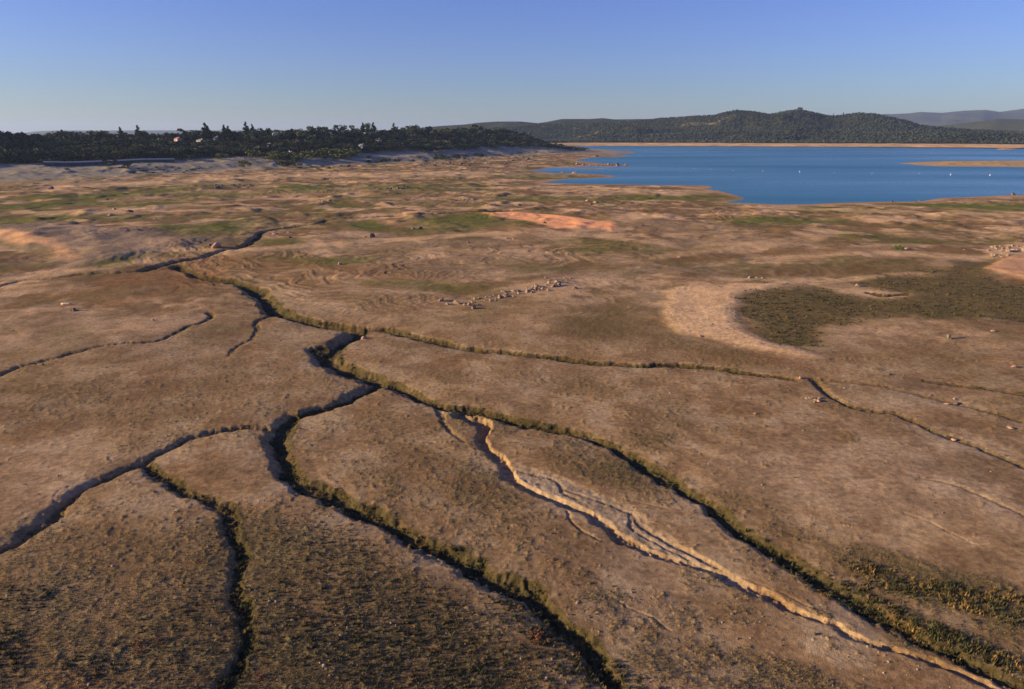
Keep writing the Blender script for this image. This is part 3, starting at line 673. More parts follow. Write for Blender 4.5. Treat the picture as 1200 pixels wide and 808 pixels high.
def rock(px, py, wpx, label, group=None, kind='rock', name='boulder', hk=1.0, rz=None):
    x, y, z = at(px, py)
    d = math.sqrt(x * x + y * y + (CAMZ - z) ** 2)
    s = wpx / FPX * d / 2.1
    me = {'rock': ROCKS, 'dark': ROCKD, 'pink': ROCKP, 'slab': [SLAB]}[kind]; me = me[random.randrange(len(me))]
    o = link(name, me); o.scale = (s, s * random.uniform(.7, 1.15), s * hk * random.uniform(.7, 1.2))
    o.rotation_euler = (random.uniform(-.2, .2), random.uniform(-.2, .2), random.uniform(0, 6.28) if rz is None else rz)
    o.location = (x, y, z + s * hk * .2)
    put(o, label, 'boulder', group); return o

# the long pile in the middle of the plain
pile = [(517, 353, 8), (535, 356, 8), (550, 358, 6), (555, 362, 8), (544, 358, 4), (524, 357, 4)]
names = ['upright tan boulder at the left end of the long rock pile', 'rounded tan boulder second from the left end of the long rock pile', 'small orange boulder just above the big front one of the long rock pile',
         'leaning wedge shaped boulder at the front edge of the long rock pile', 'small stone in the shade of the left half of the long rock pile', 'small low stone between the two left boulders of the long rock pile']
for (x, y, s_), lb in zip(pile, names): rock(x, y, s_, lb, 'boulders of the long rock pile', hk=1.25)
rock(650, 335.5, 6, 'largest boulder at the upper right end of the long rock pile, reddish face', 'boulders of the long rock pile', hk=1.25)
rock(655, 334.5, 6, 'tall pale boulder touching the reddish one at the upper right end of the pile', 'boulders of the long rock pile', hk=1.4)
rock(674, 338.5, 6, 'lone tan boulder just right of the long rock pile', 'boulders of the long rock pile')
rock(621, 341, 7, 'broad boulder in the middle of the right half of the long rock pile', 'boulders of the long rock pile')
for k in range(46):
    t_ = random.random(); x = 578 + t_ * 82; y = 348 - t_ * 14 + random.uniform(-5.5, 5.5) * (.6 + .4 * t_)
    rock(x, y, random.choice([2.6, 3.2, 3.8, 4.8, 6.2]), 'tan boulder ' + ('along the upper edge of ' if y < 346.5 - t_ * 14 else 'along the lower edge of ' if y > 349.5 - t_ * 14 else 'inside ') + 'the long rock pile, ' + ('near its middle' if t_ < .33 else 'right of its middle' if t_ < .66 else 'near the reddish boulder'), 'small boulders of the long rock pile', hk=1.15)
for k in range(20):
    t_ = random.random(); x = 550 + t_ * 36; y = 356 - t_ * 8 + random.uniform(-4, 4)
    rock(x, y, random.uniform(2, 4), 'small stone ' + ('above' if y < 355 - t_ * 8 else 'below') + ' the shaded left half of the long rock pile' + (', near the wedge boulder' if t_ < .4 else ''), 'stones of the left half of the long rock pile', hk=1.1)
for k in range(14):
    rock(random.uniform(638, 672), random.uniform(325.5, 331), random.uniform(1.8, 3.2), 'small pale stone in the loose row above the right end of the rock pile', 'pale stones above the rock pile')
# right edge pile
for k in range(34):
    t_ = random.random() ** .7; x = 1158 + t_ * 46; y = 292 + random.uniform(-3, 4) - t_ * 1
    rock(x, y, random.uniform(2.2, 5), 'yellowish boulder ' + ('on the left tail of' if x < 1172 else 'in the middle of' if x < 1188 else 'at the right end of') + ' the rocky outcrop at the right edge, ' + ('upper side' if y < 291.5 else 'lower side'), 'boulders of the right edge outcrop', hk=1.1)
for k in range(12):
    rock(random.uniform(1160, 1182), random.uniform(298, 303), random.uniform(2, 4), 'boulder on the pale slope below the right edge outcrop', 'boulders below the right edge outcrop')
# spit with rocks in the lake
spit = [(676, 193, 4), (684, 194, 4), (692, 194.6, 3), (700, 194.6, 3), (706, 194.4, 3), (713, 193.6, 4), (717, 194.2, 3)]
for x, y, s_ in spit: rock(x, y, s_, 'boulder in the row along the rocky spit, ' + ('near the shore' if x < 695 else 'half way out' if x < 710 else 'just before the big pale one'), 'boulders on the rocky spit')
rock(723.5, 194.6, 6, 'big pale boulder in the water near the end of the rocky spit', None)
rock(733, 194.2, 5.5, 'greenish grey boulder at the outer end of the rocky spit, in the water', None, 'dark')
rock(659, 202.5, 5, 'grey boulder on the narrow sand bar between two inlets', None); rock(673, 203, 6, 'pink boulder on the narrow sand bar between two inlets', None, 'pink')
rock(699, 184, 4, 'dark boulder on the second spit beside the lake', None, 'dark')
for k in range(26): rock(random.uniform(600, 628), random.uniform(183, 190), random.uniform(2, 4), 'dark boulder in the rocky patch left of the lake inlets', 'dark boulders left of the inlets', 'dark')
for k in range(8): rock(random.uniform(606, 622), random.uniform(192, 195), random.uniform(2, 4), 'brown boulder below the rocky patch left of the lake inlets', 'brown boulders left of the inlets')
for k in range(30): rock(random.uniform(497, 552), random.uniform(190.5, 195), random.uniform(2, 4.2), 'grey boulder in the stony band below the wooded bluff', 'grey boulders below the bluff', 'dark')
for k in range(18): rock(random.uniform(545, 600), random.uniform(184, 198), random.uniform(2, 3.6), 'grey boulder scattered right of the stony band below the bluff', 'grey boulders right of the stony band', 'dark')
for k in range(26): rock(random.uniform(246, 296), 218.5 + random.uniform(-1.5, 2), random.uniform(2, 4), 'dark stone in the low stone row across the left plain', 'dark stones of the left stone row', 'dark')
for k in range(20): rock(random.uniform(438, 483), 221.5 + random.uniform(-2, 2), random.uniform(2, 4.5), 'dark stone in the cluster on the middle plain', 'dark stones of the middle cluster', 'dark')
for k in range(6): rock(random.uniform(874, 902), random.uniform(324, 327), random.uniform(2, 3.4), 'small stone in the short row above the sandy crescent', 'stones above the sandy crescent')
for k in range(7): rock(random.uniform(942, 964), random.uniform(466, 473), random.uniform(2, 5), 'stone in the small heap beside the fork of the right gully', 'stones beside the right gully fork')
rock(960, 470.5, 7, 'largest pinkish stone in the small heap beside the right gully fork', None, 'pink')
for x, y, s_, lb, kd in [(795.5, 302, 6, 'pale boulder standing alone on the brown middle plain', 'pink'), (399, 310, 8, 'flat pinkish boulder on the green patch of the left plain', 'pink'),
    (492, 268.5, 9, 'dark boulder on the right of the pair by the green patches', 'dark'), (484, 268.5, 5, 'small tan boulder on the left of the pair by the green patches', 'rock'),
    (436, 278, 10, 'low dark boulder on the track bend left of centre', 'dark'), (428, 278.5, 5, 'small pale stone beside the low dark boulder on the track', 'rock'),
    (549, 285, 5, 'upright boulder beside the pale track in the middle', 'rock'), (595, 280, 4, 'small dark stone beside the pink one below the orange patch', 'dark'),
    (602, 280.5, 4, 'round pink stone below the orange sand patch', 'pink'), (638, 262, 6, 'black boulder on the orange sand patch', 'dark'), (753, 264.5, 4, 'small dark stone on bare soil right of the orange patch', 'dark'),
    (688, 236, 5, 'pale round boulder above the orange sand patch', 'pink'), (698, 238, 8, 'orange boulder beside the pale round one above the orange patch', 'rock'), (692, 240, 5, 'dark boulder in front of the orange one above the patch', 'dark'),
    (427, 397, 8, 'pink boulder lying at the mouth of the main gully fork', 'pink'), (489, 351, 5, 'flat orange stone left of the long rock pile', 'slab'), (843, 336.5, 4, 'dark stone on the top of the sandy crescent', 'dark'),
    (1005, 335.5, 7, 'yellowish stone on the sandy spit inside the green basin', 'rock'), (1062, 292, 6, 'white stone beside the round green bush', 'pink'), (1164, 388.5, 8, 'flat orange slab on the right plain', 'slab'),
    (1188, 430.5, 8, 'orange boulder near the right edge of the plain', 'pink'), (1042, 439, 6, 'brown boulder right of the gully head, beside the upright one', 'dark'), (1057, 443, 4, 'upright dark stone right of the gully head', 'dark'),
    (938, 443.5, 6, 'pink stone at the end of the long cross gully', 'pink'), (821, 394.5, 8, 'flat brown slab below the sandy crescent', 'slab'), (179, 375.5, 5, 'small brown boulder alone on the left plain', 'rock'), (299, 358.5, 5, 'pale stone just left of the dark gully bend', 'rock'),
    (60, 222, 7, 'dark mound shaped boulder on the far left plain', 'dark'), (386, 236, 7, 'pale boulder on the olive flat left of centre', 'rock'), (378, 237, 4, 'small pale stone left of the olive flat boulder', 'rock'),
    (134, 246, 5, 'upright orange stone on the left green strip', 'pink'), (130, 253, 6, 'orange stone below the upright one on the left', 'pink'), (181, 257, 4, 'small pinkish stone on the left olive flat', 'pink'), (152, 249, 9, 'dark flat boulder right of the upright orange stone', 'dark'),
    (322, 275, 7, 'tan boulder on the bend of the far gully', 'rock'), (338, 273, 5, 'small tan boulder right of the bend of the far gully', 'rock'), (340, 279, 6, 'grey boulder under the bend of the far gully', 'dark'), (294, 287, 7, 'dark boulder in the far gully', 'dark'), (246, 288, 6, 'dark boulder left of the pink mound by the far gully', 'dark'),
    (1090, 464, 5, 'white stone left of the far right gully pair', 'pink'), (1118, 468, 4, 'small white stone above the far right gully', 'pink'), (1109, 474, 8, 'flat orange slab beside the far right gully', 'slab'), (1120, 474, 7, 'dark stone beside the flat orange slab', 'dark'),
    (1118, 516, 8, 'orange boulder on the bank of the right gully', 'pink'), (1184, 502, 9, 'flat orange stone between the two right gullies', 'slab'), (132, 664, 4, 'small white stone in the grass at lower left', 'pink'),
    (1130, 293, 3, 'small white stone left of the right edge outcrop', 'pink'), (1187, 228.5, 7, 'dark boulder on the near lake shore at right', 'dark'), (1045, 237, 5, 'dark rock on the near lake shore, left of the two figures', 'dark'), (1004, 237.5, 3, 'small dark rock on the near lake shore', 'dark'), (1130, 265, 3, 'dark stone on the tan flat below the lake', 'dark'), (885, 485, 4, 'pinkish stone on the bare right plain', 'pink'),
    (1018, 486, 3, 'small stone on the bare right plain', 'rock'), (580, 241, 4, 'dark stone on the dark strip above the orange patch', 'dark'), (608, 241, 7, 'long dark stone on the strip above the orange patch', 'dark'), (50, 428, 4, 'stone at the lip of the left edge gully', 'dark')]:
    rock(x, y, s_ * (.72 if x > 1000 else .85), lb, None, kd)
x, y, z = at(253, 292)
o = rock(253, 290.5, 11, 'pink earth mound beside the crossing of the far gully', None, 'pink', 'boulder', 1.3)

# weathered log, cut block
def tube_mesh(pts, rad, m, n=10, jit=.06, seed=0):
    rg = np.random.default_rng(seed); V_, F_ = [], []
    pts = [Vector(p) for p in pts]
    for i, p in enumerate(pts):
        t_ = (pts[min(i + 1, len(pts) - 1)] - pts[max(i - 1, 0)]).normalized()
        u = t_.cross(Vector((0, 0, 1)) if abs(t_.z) < .9 else Vector((1, 0, 0))).normalized(); v = t_.cross(u)
        for k in range(n):
            a = 2 * math.pi * k / n; rr = rad[i] * (1 + rg.uniform(-jit, jit))
            V_.append(p + (u * math.cos(a) + v * math.sin(a)) * rr)
    for i in range(len(pts) - 1):
        for k in range(n):
            F_.append((i * n + k, i * n + (k + 1) % n, (i + 1) * n + (k + 1) % n, (i + 1) * n + k))
    F_.append(tuple(range(n - 1, -1, -1))); F_.append(tuple(range((len(pts) - 1) * n, len(pts) * n)))
    me = bpy.data.meshes.new('tube'); me.from_pydata([tuple(v) for v in V_], [], F_); me.materials.append(m)
    for p in me.polygons: p.use_smooth = len(p.vertices) == 4
    return me
x, y, z = at(78, 357.5)
lg = put(bpy.data.objects.new('driftwood_log', None), 'pale orange driftwood log lying across the left plain', 'log'); COL.objects.link(lg); lg.location = (x, y, z)
link('trunk', tube_mesh([(-1.25, 0, .24), (-.6, .02, .25), (.1, 0, .27), (.8, -.03, .25), (1.3, -.02, .22)], [.24, .25, .27, .24, .19], M_wood), lg)
link('branch_stub', tube_mesh([(.5, 0, .3), (.62, -.1, .52), (.7, -.13, .62)], [.08, .06, .03], M_wood, 7), lg)
x, y, z = at(87, 364.5)
st = put(bpy.data.objects.new('tree_stump', None), 'dark mossy tree stump below the pale driftwood log', 'tree stump'); COL.objects.link(st); st.location = (x, y, z)
link('stump', tube_mesh([(0, 0, -.2), (0, 0, .1), (.02, 0, .5), (.05, 0, .72)], [.62, .5, .36, .32], M_stump, 12, .14, 3), st)
for k in range(4):
    a = k * 1.6 + .3; link('root', tube_mesh([(.3 * math.cos(a), .3 * math.sin(a), .2), (.7 * math.cos(a), .7 * math.sin(a), .08), (1.0 * math.cos(a + .2), 1.0 * math.sin(a + .2), -.08)], [.16, .10, .04], M_stump, 7), st)
x, y, z = at(1111, 397)
st = put(bpy.data.objects.new('tree_stump', None), 'short square topped stump casting a long shadow on the right plain', 'tree stump'); COL.objects.link(st); st.location = (x, y, z)
link('stump', tube_mesh([(0, 0, -.2), (0, 0, .15), (0, .02, .55), (0, .03, .95)], [.5, .42, .36, .35], M_stump, 9, .1, 5), st)
for k in range(3):
    a = k * 2.1 + 1; link('root', tube_mesh([(.3 * math.cos(a), .3 * math.sin(a), .2), (.6 * math.cos(a), .6 * math.sin(a), .05), (.85 * math.cos(a), .85 * math.sin(a), -.08)], [.14, .09, .04], M_stump, 7), st)

# ------------------------------------------------------------------ trees
def leaf_cloud(rg, centres, radii, n, size, flat_=.5):
    """n leaf-clump quads spread through lumpy ellipsoids"""
    ci = rg.integers(0, len(centres), n)
    d = rg.normal(size=(n, 3)); d /= np.linalg.norm(d, axis=1)[:, None]
    rr = rg.uniform(.35, 1.05, n) ** .5
    c = np.array(centres)[ci] + d * rr[:, None] * np.array(radii)[ci]
    u = rg.normal(size=(n, 3)); u /= np.linalg.norm(u, axis=1)[:, None]
    v = np.cross(u, rg.normal(size=(n, 3))); v /= np.linalg.norm(v, axis=1)[:, None]
    s = size * rg.uniform(.5, 1.3, n)[:, None]
    V_ = np.stack([c - u * s - v * s * .7, c + u * s - v * s * .6, c + u * s * .8 + v * s, c - u * s + v * s * .8], 1).reshape(-1, 3)
    return V_, np.arange(n * 4).reshape(n, 4)
def crown_mesh(seed, kind, n=420, base=(.035, .045, .022)):
    rg = np.random.default_rng(seed)
    if kind == 'oak':
        k = 11; cs = [(rg.normal(0, .30), rg.normal(0, .30), rg.uniform(.42, .88)) for _ in range(k)]; ra = [np.array([1, 1, .75]) * rg.uniform(.14, .27) for _ in range(k)]; sz = .045
    elif kind == 'conifer':
        cs, ra = [], []
        for i in range(15):
            h = .14 + .84 * i / 14; w_ = .235 * (1 - h) ** .85 + .015
            for q in range(3 if i < 11 else 1):
                a = rg.uniform(0, 6.28); o_ = w_ * .55 * (i < 13); cs.append((o_ * math.cos(a), o_ * math.sin(a), h)); ra.append(np.array([w_ * .7, w_ * .7, .035]) * rg.uniform(.6, 1.25))
        sz = .028
    elif kind == 'tall':
        cs = [(rg.normal(0, .08), rg.normal(0, .08), rg.uniform(.3, .92)) for _ in range(12)]; ra = [np.array([1, 1, 1.2]) * rg.uniform(.07, .14) for _ in range(12)]; sz = .035
    else:
        k = 9; cs = [(rg.normal(0, .32), rg.normal(0, .32), rg.uniform(.2, .75)) for _ in range(k)]; ra = [np.array([1, 1, .9]) * rg.uniform(.16, .30) for _ in range(k)]; sz = .055
    V_, F_ = leaf_cloud(rg, cs, ra, n, sz)
    c = np.repeat(np.array(base)[None] * rg.uniform(.55, 1.5, (n, 1)) * (1 + rg.normal(0, .06, (n, 3))), 4, 0)
    return raw_mesh('crown', V_, F_, M_leaf, c, smooth=False), V_, F_, c
def trunk_mesh(kind, seed):
    if kind == 'conifer': return tube_mesh([(0, 0, -.05), (0, 0, .3), (.004, 0, .7), (0, 0, .96)], [.022, .017, .009, .003], M_bark, 7)
    me = tube_mesh([(0, 0, -.06), (.01, 0, .2), (.03, .01, .42), (.02, .02, .7)], [.034, .026, .018, .006], M_bark, 7)
    bm = bmesh.new(); bm.from_mesh(me); rg = np.random.default_rng(seed)
    for q in range(4):
        a = q * 1.7 + rg.uniform(0, 1); t2 = tube_mesh([(.01, 0, .26 + .05 * q), (.12 * math.cos(a), .12 * math.sin(a), .42 + .04 * q), (.24 * math.cos(a), .24 * math.sin(a), .60 + .04 * q)], [.014, .009, .003], M_bark, 5)
        bm.from_mesh(t2)
    bm.to_mesh(me); bm.free(); return me
KINDS = {}
for kd, nn, ct in (('oak', 5, 520), ('conifer', 3, 620), ('tall', 2, 380)):
    KINDS[kd] = [(crown_mesh(100 + i + 10 * len(KINDS), kd, ct, [(.020, .030, .016), (.060, .075, .030), (.012, .020, .013), (.10, .098, .048), (.035, .060, .024)][i % 5]), trunk_mesh(kd, i)) for i in range(nn)]  # leaf tones spread from dark to bright to paint in sunlit crowns
KINDS['bush'] = [(crown_mesh(140 + i, 'bush', 420, (.125, .135, .035)), trunk_mesh('oak', i)) for i in range(3)]
KINDS['darkbush'] = [(crown_mesh(150 + i, 'bush', 420, (.035, .045, .022)), trunk_mesh('oak', i)) for i in range(2)]
KINDS['grey'] = [(crown_mesh(160 + i, 'tall', 200, (.12, .12, .085)), trunk_mesh('oak', i)) for i in range(2)]
KINDS['green'] = [(crown_mesh(170, 'bush', 420, (.06, .12, .025)), trunk_mesh('oak', 1))]
def tree(kind, x, y, h, label, cat='tree', group=None, name=None, wk=1.0):
    (cm, *_), tm = random.choice(KINDS[kind]); z = float(hz(x, y))
    nm = name or {'oak': 'oak_tree', 'conifer': 'conifer_tree', 'tall': 'slender_tree', 'grey': 'bare_tree'}.get(kind, 'bush')
    o = bpy.data.objects.new(nm, None); COL.objects.link(o); put(o, label, cat, group)
    o.location = (x, y, z - .1); o.scale = (h * wk, h * wk, h); o.rotation_euler.z = random.uniform(0, 6.28)
    link('crown' if nm != 'bush' else 'foliage', cm, o); link('trunk' if nm != 'bush' else 'stem', tm, o); return o
def along(px, r_): a = az_of(px); return r_ * math.sin(a), r_ * math.cos(a)
def r_of(px, d):
    """distance from the viewer at which the bluff is d metres behind its foot, in the direction of photo column px"""
    a = az_of(px); R_ = np.linspace(550, 2100, 500); s_ = sd_poly(R_ * math.sin(a), R_ * math.cos(a), BLUFF)
    s_ = s_ * 290 / bl_width(a); k = np.nonzero(s_ > d)[0]; return float(R_[k[0]]) if len(k) else None
# houses first, so that trees keep clear of the line of sight in front of them
def box(bm, x0, x1, y0, y1, z0, z1):
    v = [bm.verts.new(p) for p in ((x0, y0, z0), (x1, y0, z0), (x1, y1, z0), (x0, y1, z0), (x0, y0, z1), (x1, y0, z1), (x1, y1, z1), (x0, y1, z1))]
    for f in ((0, 3, 2, 1), (4, 5, 6, 7), (0, 1, 5, 4), (1, 2, 6, 5), (2, 3, 7, 6), (3, 0, 4, 7)): bm.faces.new([v[i] for i in f])
def bobj(name, fn, m, parent):
    bm = bmesh.new(); fn(bm); me = bpy.data.meshes.new(name); bm.to_mesh(me); bm.free(); me.materials.append(m); return link(name, me, parent)
HOUSES = []
def house(px, d, label, wid, dep, hgt, mw_, mr_, roof='gable', rz=.3, lift=0, group=None):
    r_ = r_of(px, d); x, y = along(px, r_); z = float(hz(x, y))
    wid *= .8; dep *= .8; hgt *= .85
    h = put(bpy.data.objects.new('house', None), label, 'house', group); COL.objects.link(h); h.location = (x, y, z + lift); h.rotation_euler.z = -.55 - rz * .5
    a, b_ = wid / 2, dep / 2
    bobj('wall', lambda bm: box(bm, -a, a, -b_, b_, -4 - lift, hgt), mw_, h)
    def rf(bm):
        e = .6; t_ = hgt + 2.4
        v = [bm.verts.new(p) for p in ((-a - e, -b_ - e, hgt), (a + e, -b_ - e, hgt), (a + e, b_ + e, hgt), (-a - e, b_ + e, hgt), (-a - e + (3 if roof == 'hip' else 0), 0, t_), (a + e - (3 if roof == 'hip' else 0), 0, t_),
                                       (-a - e, -b_ - e, hgt - .25), (a + e, -b_ - e, hgt - .25), (a + e, b_ + e, hgt - .25), (-a - e, b_ + e, hgt - .25))]
        for f in ((0, 1, 5, 4), (2, 3, 4, 5), (1, 2, 5), (3, 0, 4), (6, 7, 1, 0), (7, 8, 2, 1), (8, 9, 3, 2), (9, 6, 0, 3), (9, 8, 7, 6)): bm.faces.new([v[i] for i in f])
    ro = bobj('roof', rf, mr_, h)
    bobj('chimney', lambda bm: box(bm, a * .4, a * .4 + .9, .3, 1.1, hgt + .6, hgt + 3.2), mw_, ro)
    n = max(3, int(wid / 4))
    for fl in range(2 if hgt > 5 else 1):
        for k in range(n):
            cx = -a + (k + .5) * wid / n
            wn = bobj('window', lambda bm: box(bm, cx - .8, cx + .8, -b_ - .05, -b_ + .1, 1 + fl * 3, 2.5 + fl * 3), M_white, h)
            bobj('pane', lambda bm: box(bm, cx - .68, cx + .68, -b_ - .07, -b_ + .05, 1.12 + fl * 3, 2.38 + fl * 3), M_glass, wn)
        wn = bobj('window', lambda bm: box(bm, -a - .05, -a + .1, -.8, .8, 1 + fl * 3, 2.5 + fl * 3), M_white, h)
        bobj('pane', lambda bm: box(bm, -a - .07, -a + .05, -.68, .68, 1.12 + fl * 3, 2.38 + fl * 3), M_glass, wn)
    bobj('door', lambda bm: box(bm, -.5, .5, -b_ - .06, -b_ + .1, 0, 2.1), M_roofg, h)
    HOUSES.append((az_of(px), r_, (wid * .42) / r_))
for a in [(33, 210, 'small pale house among the conifers at the far left of the bluff', 9, 8, 5, M_wallp, M_roofc, 'gable', .4, 2), (105, 230, 'pale blue house half hidden by trees left of the lone conifer', 16, 9, 5.5, M_wallb, M_roofg, 'hip', .1, 1),
          (139, 250, 'narrow cream house beside a dark conifer on the bluff', 8, 8, 7, M_wall, M_roofc, 'gable', .9, 4), (161, 240, 'house with a white roof under the tall conifer', 10, 9, 5, M_wall, M_white, 'gable', .5, 4),
          (208, 215, 'large pink house with a clay roof on the left bluff', 18, 10, 6.5, M_wallp, M_roofr, 'hip', .5, 4), (234, 205, 'white two storey house left of the tallest conifer', 16, 9, 6, M_white, M_roofg, 'gable', .2, 3),
          (253, 215, 'white two storey house right of the tallest conifer', 14, 9, 6.5, M_white, M_roofg, 'hip', .3, 4), (322, 240, 'cream house glowing white between dark oaks', 9, 8, 6, M_white, M_roofc, 'gable', .8, 5),
          (314, 150, 'pale blue house low among the dark oaks', 9, 8, 5, M_wallb, M_roofg, 'gable', .3, 2), (340, 110, 'small pale blue house nearest to the shrubs on the bluff', 8, 7, 4.5, M_wallb, M_roofg, 'hip', .1, 1),
          (389, 230, 'small cream house on the crest of the bluff', 8, 8, 6, M_wall, M_roofc, 'gable', .6, 4), (428, 240, 'house with a wide cream roof below the cluster of conifers', 14, 10, 6, M_wall, M_roofc, 'hip', .2, 4),
          (443, 165, 'house with a pink clay roof and pale blue wall on the bluff', 13, 9, 5.5, M_wallb, M_roofr, 'gable', .5, 3), (423, 130, 'low grey house under the pink roofed one', 14, 8, 4, M_wallb, M_roofg, 'hip', .1, 2),
          (465, 200, 'long cream house between conifers on the bluff', 18, 9, 5, M_wall, M_roofc, 'gable', .1, 4), (506, 225, 'small white house at the right end of the houses', 8, 7, 6, M_white, M_roofc, 'gable', .8, 5),
          (280, 235, 'cream house right of the tallest conifer, behind oaks', 12, 9, 6, M_wall, M_roofg, 'hip', .3, 3)]:
    house(*a)
def clear(x, y, m=1.0):
    a, r_ = math.atan2(x, y), math.hypot(x, y)
    if any(0 < hr * math.sin(ha) - x < 42 and abs(hr * math.cos(ha) - y) < 10 for ha, hr, hw in HOUSES): return False
    return not any(r_ < hr + 14 and r_ > hr - 50 and abs(a - ha) < hw * m for ha, hr, hw in HOUSES)
# trees that stand out of the skyline
for px, hgt, d, kd, lb in [(13, 15, 190, 'conifer', 'dark conifer furthest left on the bluff skyline'), (20, 18, 200, 'conifer', 'slim conifer left of the pair at the far left'), (26, 19, 200, 'conifer', 'tallest conifer of the far left trio'),
     (47, 15, 210, 'oak', 'broad dark oak right of the far left conifers'), (73, 21, 220, 'conifer', 'lone pale tipped conifer between low trees at left'), (141, 21, 240, 'conifer', 'dark conifer right of the narrow cream house'), (122, 16, 230, 'conifer', 'short dark conifer left of the narrow cream house'), (162, 25, 240, 'conifer', 'tall broad conifer over the white roofed house'), (168, 19, 235, 'tall', 'slender tree leaning on the tall conifer over the white roof'),
     (241, 29, 235, 'conifer', 'tallest conifer on the bluff, between the two white houses'), (244, 24, 238, 'conifer', 'second crown just right of the tallest conifer'), (263, 24, 240, 'conifer', 'pointed conifer right of the white houses'), (268, 22, 240, 'conifer', 'narrow conifer right of the pointed one'), (289, 27, 250, 'conifer', 'thin spire like conifer on the skyline'), (296, 23, 250, 'conifer', 'shorter spire conifer right of the thin one'), (305, 19, 240, 'oak', 'rounded oak under the skyline right of the spires'), (345, 18, 240, 'oak', 'large domed oak in the middle of the bluff'), (372, 19, 245, 'oak', 'rounded oak rising above the bluff line'),
     (404, 21, 245, 'oak', 'tall rounded tree left of the conifer cluster'), (426, 27, 250, 'conifer', 'left conifer of the cluster over the cream roof'), (431, 28, 250, 'tall', 'middle tree of the cluster over the cream roof'), (438, 28, 252, 'conifer', 'right conifer of the cluster over the cream roof'),
     (462, 29, 250, 'conifer', 'tall conifer right of the cluster, with bare tip'), (466, 22, 250, 'conifer', 'lower conifer touching the bare tipped one'), (482, 22, 245, 'oak', 'broad tree right of the bare tipped conifer'), (488, 23, 245, 'conifer', 'narrow conifer on the right of the broad tree'), (496, 18, 240, 'conifer', 'small conifer where the far hills begin'), (511, 15, 235, 'conifer', 'small dark conifer by the last white house'), (200, 14, 235, 'oak', 'low oak left of the pink house'), (222, 19, 230, 'oak', 'pale topped tree between pink and white houses')]:
    x, y = along(px, r_of(px, d)); tree(kd, x, y, hgt + 3, lb, 'conifer' if kd == 'conifer' else 'tree', 'trees on the bluff skyline', wk=1.5 if kd == 'conifer' else 1)
cnt = 0; STUFF = []
HN = [(33, 'leftmost small pale house'), (105, 'pale blue house'), (139, 'narrow cream house'), (161, 'white roofed house'), (208, 'large pink house'), (243, 'two white houses'), (280, 'cream house behind oaks'), (318, 'glowing cream house'), (340, 'lowest pale blue house'),
      (389, 'small crest house'), (428, 'wide cream roof'), (443, 'pink roofed house'), (465, 'long cream house'), (506, 'last white house'), (575, 'crest of the headland'), (640, 'slope of the headland'), (685, 'tip of the headland')]
def tree_label(kd, px, h, low):
    hx_, hn = min(HN, key=lambda q: abs(q[0] - px))
    sz_ = 'small' if h < 8.5 else 'large' if h > 11 else 'middling'
    return ('%s dark %s %s the %s, %s' % (sz_, {'oak': 'oak', 'conifer': 'conifer', 'tall': 'slender tree'}[kd], 'left of' if px < hx_ - 4 else 'right of' if px > hx_ + 4 else 'in line with', hn, 'low on the slope' if low else 'high on the slope'))
zones = [(-40, 120, 'at the left end of the bluff'), (120, 240, 'on the bluff left of the tallest conifer'), (240, 330, 'on the bluff right of the tallest conifer'), (330, 430, 'on the middle of the bluff'), (430, 530, 'on the bluff under the far hills'), (530, 620, 'on the dark headland'), (620, 694, 'on the low tip of the headland')]
tries = 0
while tries < 6000:
    tries += 1
    px = random.uniform(-330, 692); 
    lim = 300 if px < 560 else 320
    d0 = 62 if px > 500 else 88
    d = random.uniform(d0, lim)
    r_ = r_of(px, d)
    if r_ is None: continue
    x, y = along(px, r_)
    if 0 < px < 70 and 110 < d < 185 and random.random() < .8: continue
    h = random.uniform(6.5, 12.5) * (1 if px < 560 else .85)
    if d > 190: h *= random.choice([.8, 1, 1.15, 1.5])
    if not clear(x, y): continue
    kd = random.choices(['oak', 'conifer', 'tall'], [.82, .06, .12])[0]
    near = d < d0 + 45 or (d > 215 and random.random() < .5)
    if -20 < px < 692 and near and cnt < 190 and tries > 0:
        zn = next((z_[2] for z_ in zones if z_[0] <= px < z_[1]), zones[0][2])
        pos = 'standing low, at the front edge of the wood ' if d < d0 + 45 else 'high up near the skyline '
        tree(kd, x, y, h, tree_label(kd, px, h, d < d0 + 45), 'conifer' if kd == 'conifer' else 'tree', 'dark trees of the wooded bluff', wk=1.15); cnt += 1
    else: STUFF.append((kd, x, y, h * random.uniform(.8, 1.1)))
# the rest of the wood as one mass
def mass(name, items, label, cat, sub=None):
    Vs, Fs, Cs, off = [], [], [], 0
    for kd, x, y, h, *k in items:
        (cm, V_, F_, c), tm = random.choice(KINDS[kd]); z = float(hz(x, y)) if not k else k[0]
        st_ = sub or 1; q = np.arange(0, len(F_), st_); vi = (q[:, None] * 4 + np.arange(4)[None]).ravel()
        a = random.uniform(0, 6.28); v = V_[vi].copy()
        if st_ > 1:
            ctr = v.reshape(-1, 4, 3).mean(1, keepdims=True); v = (ctr + (v.reshape(-1, 4, 3) - ctr) * (st_ ** .5) * .95).reshape(-1, 3)
        v = np.stack([v[:, 0] * math.cos(a) - v[:, 1] * math.sin(a), v[:, 0] * math.sin(a) + v[:, 1] * math.cos(a), v[:, 2]], 1) * h * np.array([1.15, 1.15, 1]) + np.array([x, y, z])
        Vs.append(v); Cs.append(c[vi] * random.choice([.4, .5, .6, .9, 1.3, 1.9]) * .8); Fs.append(np.arange(len(vi)).reshape(-1, 4) + off); off += len(vi)  # wide tone steps between trees stand in for sunlit and shaded crowns
    return put(link(name, raw_mesh(name, np.concatenate(Vs), np.concatenate(Fs), M_leaf, np.concatenate(Cs), smooth=False)), label, cat, kind='stuff')
mass('woodland', STUFF, 'dark mass of oaks covering the left bluff behind the single trees', 'woodland', 2)
